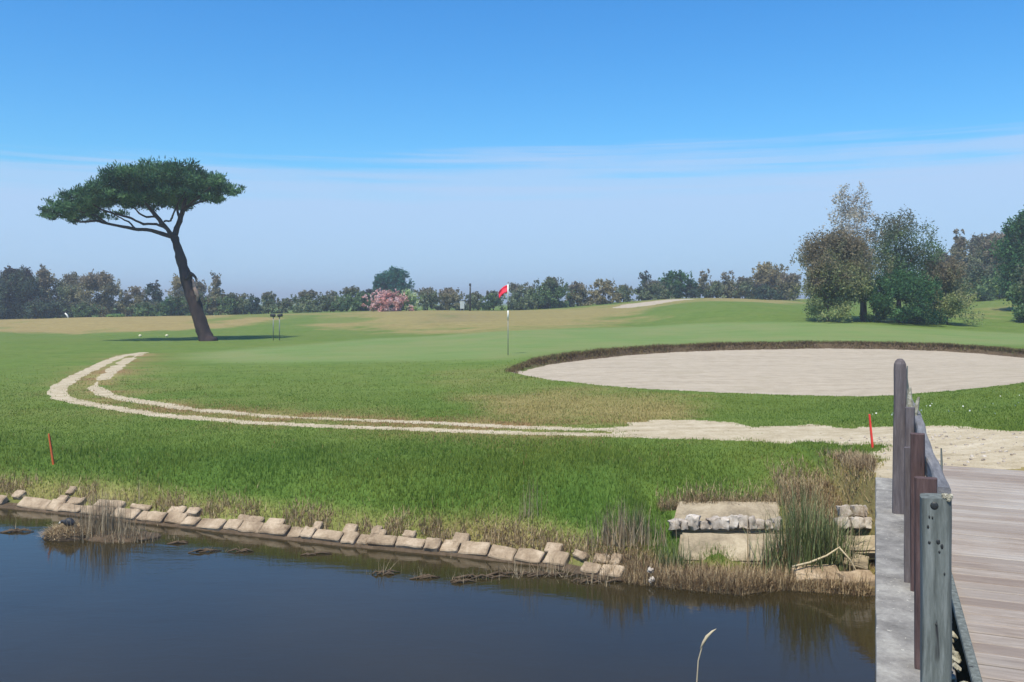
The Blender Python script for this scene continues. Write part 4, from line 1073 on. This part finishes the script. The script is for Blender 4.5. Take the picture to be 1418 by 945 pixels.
clump('reed_clump', 'low brown dead reed stubble right of the nest', 'dead reeds', 178, 9.30, .34, 520, .06, .26, 'dead_reed', .45, .007, seed=9, base=WATER, squash=.35)
clump('reed_clump', 'thin pale upright stems on the bank right of the large dead reeds', 'dead reeds', 193, 10.4, .10, 14, .3, .6, 'dead_reed', .08, .006, seed=10)
# sticks and stubble standing in the water
dn = [(20, 737, 30, .16, 'floating dark twigs at the far left of the pond'), (240, 752, 22, .12, 'dark twigs in the water right of the dead reed stubble'), (290, 764, 24, .12, 'clump of dark twigs in the water below the left stones'), (330, 764, 18, .14, 'pale-tipped twigs in the water left of centre'), (435, 768, 6, .06, 'single dark stub in the water left of centre'),
      (530, 795, 40, .20, 'pale stems standing in the water below the middle stones, left one'), (585, 800, 34, .18, 'pale stems standing in the water below the middle stones, middle one'), (632, 806, 26, .16, 'pale stems standing in the water below the middle stones, right one'), (668, 800, 60, .20, 'brown root mat at the foot of the stones, leftmost'), (715, 796, 70, .24, 'brown root mat at the foot of the stones, second from the left'), (770, 797, 90, .26, 'brown root mat at the foot of the stones, third from the left'), (825, 806, 90, .26, 'brown root mat at the foot of the stones, nearest the grey reeds')]
for i, (px_, py_, c_, h_, lab) in enumerate(dn):
    Z_ = 2.5*F/(py_-HY)
    rt = clump('dead_stalks', lab, 'dead stalks', px_, Z_, .13 if c_ < 50 else .30, c_, h_*.3, h_*1.2, 'dead_reed' if i > 4 else 'straw', .6, .006, base=WATER-.0, group='dead stalks along the water edge', seed=20+i, squash=.4)
    bm = bmesh.new(); rs_ = random.Random(i)
    for q in range(4+c_//14):
        a = rs_.uniform(-.5, .5); L_ = rs_.uniform(.04, .12); x_ = rs_.uniform(-.1, .1)*(1 if c_ < 50 else 2); y_ = rs_.uniform(-.03, .03)
        tube(bm, [(x_-L_*math.cos(a), y_-L_*.3, .003), (x_, y_, rs_.uniform(.01, .03)), (x_+L_*math.cos(a), y_+L_*math.sin(a)*.5, .004)], [.005, .011, .004], 5)
    bm_obj('roots', bm, M['dirt'], rt, True)
# nest with its mound of straw
xn, yn = pz(90, 9.42); nest = tag(empty('nest', (xn, yn, WATER)), 'bird nest mound of pale straw at the edge of the dead reeds', 'nest')
bm = bmesh.new(); bmesh.ops.create_uvsphere(bm, u_segments=28, v_segments=14, radius=1)
for v in bm.verts:
    v.co = Vector((v.co.x*.26+.04, v.co.y*.17, max(v.co.z, -.3)*.105)); v.co += mnoise.noise_vector(v.co*16)*.012
bm_obj('mound', bm, M['dirt'], nest, True)
rng = np.random.default_rng(3); n = 1500; a = rng.uniform(0, 6.283, n); r_ = np.sqrt(rng.random(n))
P = np.stack([np.cos(a)*r_*.27+.03, np.sin(a)*r_*.18, .105*np.sqrt(np.clip(1-r_**2, 0, 1))], -1)
me = blades('straw', P, rng.uniform(.04, .14, n), rng.uniform(.004, .008, n), rng.uniform(.95, 1.6, n), None, rng.uniform(.3, 1, n), rng=rng, seg=2); link('straw', me, M['straw'], nest)
# mud island under the reeds
bm = bmesh.new(); bmesh.ops.create_uvsphere(bm, u_segments=40, v_segments=10, radius=1)
for v in bm.verts:
    v.co = Vector((v.co.x*.42, v.co.y*.20, max(v.co.z, -.3)*.05)); v.co += mnoise.noise_vector(v.co*9)*.03
o = bm_obj('mud_bank', bm, M['dirt'], None, True); o.location = (*pz(168, 9.40), WATER-.005); tag(o, 'low dark mud bank under the dead reeds', kind='structure')
# the coot
xc, yc = pz(96, 9.42); coot = empty('coot', (xc, yc, WATER+.10)); tag(coot, 'black water bird with a white bill standing on the nest', 'bird')
bm = bmesh.new(); rings = []
prof = [(-.062, .008, .030), (-.050, .024, .030), (-.030, .038, .036), (0, .045, .042), (.025, .040, .040), (.045, .026, .036), (.058, .012, .030)]
prof = [(p[0], p[1], p[2]+.02) for p in prof]
for (x_, r_, z_) in prof:
    rings.append([bm.verts.new((-x_, math.cos(t)*r_*.85, z_+math.sin(t)*r_)) for t in [2*math.pi*j/14 for j in range(14)]])
for r0, r1 in zip(rings[:-1], rings[1:]):
    for j in range(14): bm.faces.new((r0[j], r0[(j+1) % 14], r1[(j+1) % 14], r1[j]))
bm.faces.new(rings[0]); bm.faces.new(rings[-1])
# neck and head, low and forward (to the left)
tube(bm, [(-.035, 0, .062), (-.058, 0, .066), (-.072, 0, .066), (-.086, 0, .062), (-.094, 0, .058)], [.024, .017, .017, .015, .006], 12)
for s_ in (-.012, .012): tube(bm, [(.0, s_, .02), (.004, s_, -.02)], [.005, .004], 6)
bm_obj('body', bm, M['feather'], coot, True)
bm = bmesh.new(); tube(bm, [(-.088, 0, .062), (-.100, 0, .054), (-.114, 0, .044)], [.009, .008, .002], 8); bm_obj('bill', bm, M['bill'], coot, True)
# lone seed stalk in the foreground
x, y = pz(968, 4.3); st = tag(empty('seed_stalk', (x, y, WATER)), 'single pale grass stalk with a seed head in front of the dark water', 'grass stalk')
s43 = 4.3/F
def sp_(px_, py_): return ((px_-968)*s43, 0, -(py_-HY)*s43-WATER)
bm = bmesh.new(); tube(bm, [(-.01, 0, -.1), sp_(963, 1000), sp_(965, 945), sp_(967, 915), sp_(973, 893), sp_(980, 880)], [.0045, .004, .0035, .003, .003, .002], 6); bm_obj('stem', bm, M['pale_straw'], st, True)
bm = bmesh.new(); tube(bm, [sp_(970, 899), sp_(974, 890), sp_(979, 882), sp_(986, 875), sp_(992, 871)], [.003, .007, .008, .006, .001], 7, True, .2, random.Random(2)); bm_obj('seed_head', bm, M['pale_straw'], st, True)
# white daisies in the grass right of the bunker
n = 50; X = RNG.uniform(5.2, 9.2, n); Y = RNG.normal(12.6, .6, n); z = zones(X, Y); ok = (z['path'] < -.1) & (z['bd'] < -.2); X = X[ok]; Y = Y[ok]
H_ = height(X, Y); P = np.stack([X, Y, H_+.035], -1)
o = leaves('daisies', P, .024, M['white_flower'], None, .9, RNG, up=1.5); o['kind'] = 'stuff'; tag(o, 'tiny white daisies in the grass at the right edge', 'daisies')
# stones scattered in the gravel by the bridge end
n = 900; X = RNG.uniform(3.4, 9, n); Y = RNG.uniform(8.3, 11, n); z = zones(X, Y); ok = (z['path'] > .12); X = X[ok]; Y = Y[ok]; H_ = height(X, Y)
bm = bmesh.new(); rs = random.Random(4)
for x, y, h in zip(X[:340], Y[:340], H_[:340]):
    r_ = rs.uniform(.006, .022); box(bm, (x, y, h), (r_*2, r_*2, r_*1.2), rot3(rs.random(), rs.random(), rs.random()*3), r_*.5)
o = bm_obj('pebbles', bm, M['rubble']); tag(o, 'small pale pebbles on the gravel at the end of the bridge', 'pebbles', kind='stuff')

# ------------------------------------------------------------------ air
HAZE = .0016
bm = bmesh.new(); box(bm, (0, 790, 4.0), (9000, 1700, 20.0))
o = bm_obj('haze', bm, None); 
m = bpy.data.materials.new('haze_air'); m.use_nodes = True; nt = m.node_tree; nt.nodes.clear()
pv = nt.nodes.new('ShaderNodeVolumePrincipled'); pv.inputs['Color'].default_value = (.88, .92, .95, 1); pv.inputs['Density'].default_value = HAZE; pv.inputs['Anisotropy'].default_value = .2
oo = nt.nodes.new('ShaderNodeOutputMaterial'); nt.links.new(pv.outputs[0], oo.inputs['Volume'])
o.data.materials.append(m); tag(o, 'thin pale haze over the course', kind='stuff')

# ------------------------------------------------------------------ sky, sun, camera
w = bpy.data.worlds.new('World'); sc.world = w; w.use_nodes = True
nt = w.node_tree; k = N(nt); bg = nt.nodes['Background']
sky = k.n('ShaderNodeTexSky'); sky.sky_type = 'NISHITA'; sky.sun_disc = False
sky.sun_elevation = R(SUN_EL); sky.sun_rotation = R(SUN_AZ); sky.air_density = 1.3; sky.dust_density = .3; sky.ozone_density = 4.0; sky.altitude = 0
tc = k.n('ShaderNodeTexCoord'); sx = k.n('ShaderNodeSeparateXYZ'); k.l(tc.outputs['Generated'], sx.inputs[0])
hs = k.n('ShaderNodeHueSaturation'); hs.inputs['Saturation'].default_value = 1.30; hs.inputs['Value'].default_value = 1.0; k.l(sky.outputs[0], hs.inputs['Color'])
az = k.math('ARCTAN2', sx.outputs[0], sx.outputs[1])
mp = k.n('ShaderNodeMapping'); mp.inputs['Scale'].default_value = (1.5, 1.5, 13); mp.inputs['Rotation'].default_value = (0, R(3), 0); k.l(tc.outputs['Generated'], mp.inputs['Vector'])
nz = k.noise(2.0, 6, .6, mp.outputs[0], .6)
mp2 = k.n('ShaderNodeMapping'); mp2.inputs['Scale'].default_value = (1, 1, 3); k.l(tc.outputs['Generated'], mp2.inputs['Vector'])
nz2 = k.noise(1.6, 3, .5, mp2.outputs[0])
# top of the veil: near 9 degrees up, a little higher on the right, ragged
edge_e = k.math('ADD', .136, k.math('MULTIPLY', az, .014))
e1 = k.math('SUBTRACT', edge_e, sx.outputs[2])
e2 = k.math('ADD', e1, k.math('ADD', k.math('MULTIPLY', k.math('SUBTRACT', nz, .5), .045), k.math('MULTIPLY', k.math('SUBTRACT', nz2, .5), .03)))
mp3 = k.n('ShaderNodeMapping'); mp3.inputs['Scale'].default_value = (1.2, 1.2, 60); mp3.inputs['Rotation'].default_value = (0, R(2.2), 0); k.l(tc.outputs['Generated'], mp3.inputs['Vector'])
nz3 = k.noise(1.5, 4, .6, mp3.outputs[0], .3)
e3 = k.math('ADD', e2, k.math('MULTIPLY', k.math('SUBTRACT', nz3, .5), .085))
veil = k.ramp(k.math('MULTIPLY_ADD', e3, 17.0, .50), [(0, (0, 0, 0)), (.55, (.62, .62, .62)), (1, (.82, .82, .82))], 'EASE')
low = k.ramp(k.math('MULTIPLY', sx.outputs[2], 7.0), [(0, (3.2, 4.95, 7.5)), (.45, (3.45, 4.75, 7.0)), (1, (3.75, 4.85, 6.8))])
zen = k.mix(1.0, hs.outputs[0], (.54, .95, 1.20), 'MULTIPLY')
c = k.mix(veil, zen, low)
k.l(c, bg.inputs['Color']); bg.inputs['Strength'].default_value = .10

sl = bpy.data.lights.new('sun', 'SUN'); sl.energy = 4.0; sl.angle = R(.53); sl.color = (1, .92, .77)
so = bpy.data.objects.new('sun', sl); COL.objects.link(so)
el, azr = R(SUN_EL), R(SUN_AZ)
d = Vector((math.sin(azr)*math.cos(el), math.cos(azr)*math.cos(el), math.sin(el)))
so.rotation_euler = (-d).to_track_quat('-Z', 'Y').to_euler(); so.location = d*60

cam = bpy.data.cameras.new('camera'); co = bpy.data.objects.new('camera', cam); COL.objects.link(co)
cam.sensor_width = 36; cam.lens = 36*F/1418; cam.shift_y = (HY-472.5)/1418; cam.clip_end = 4000; cam.clip_start = .05
co.location = (0, 0, 0); co.rotation_euler = (R(90), 0, 0); sc.camera = co
vs = sc.view_settings; vs.view_transform = 'Standard'; vs.look = 'None'; vs.gamma = 1; vs.exposure = .50; vs.use_curve_mapping = False
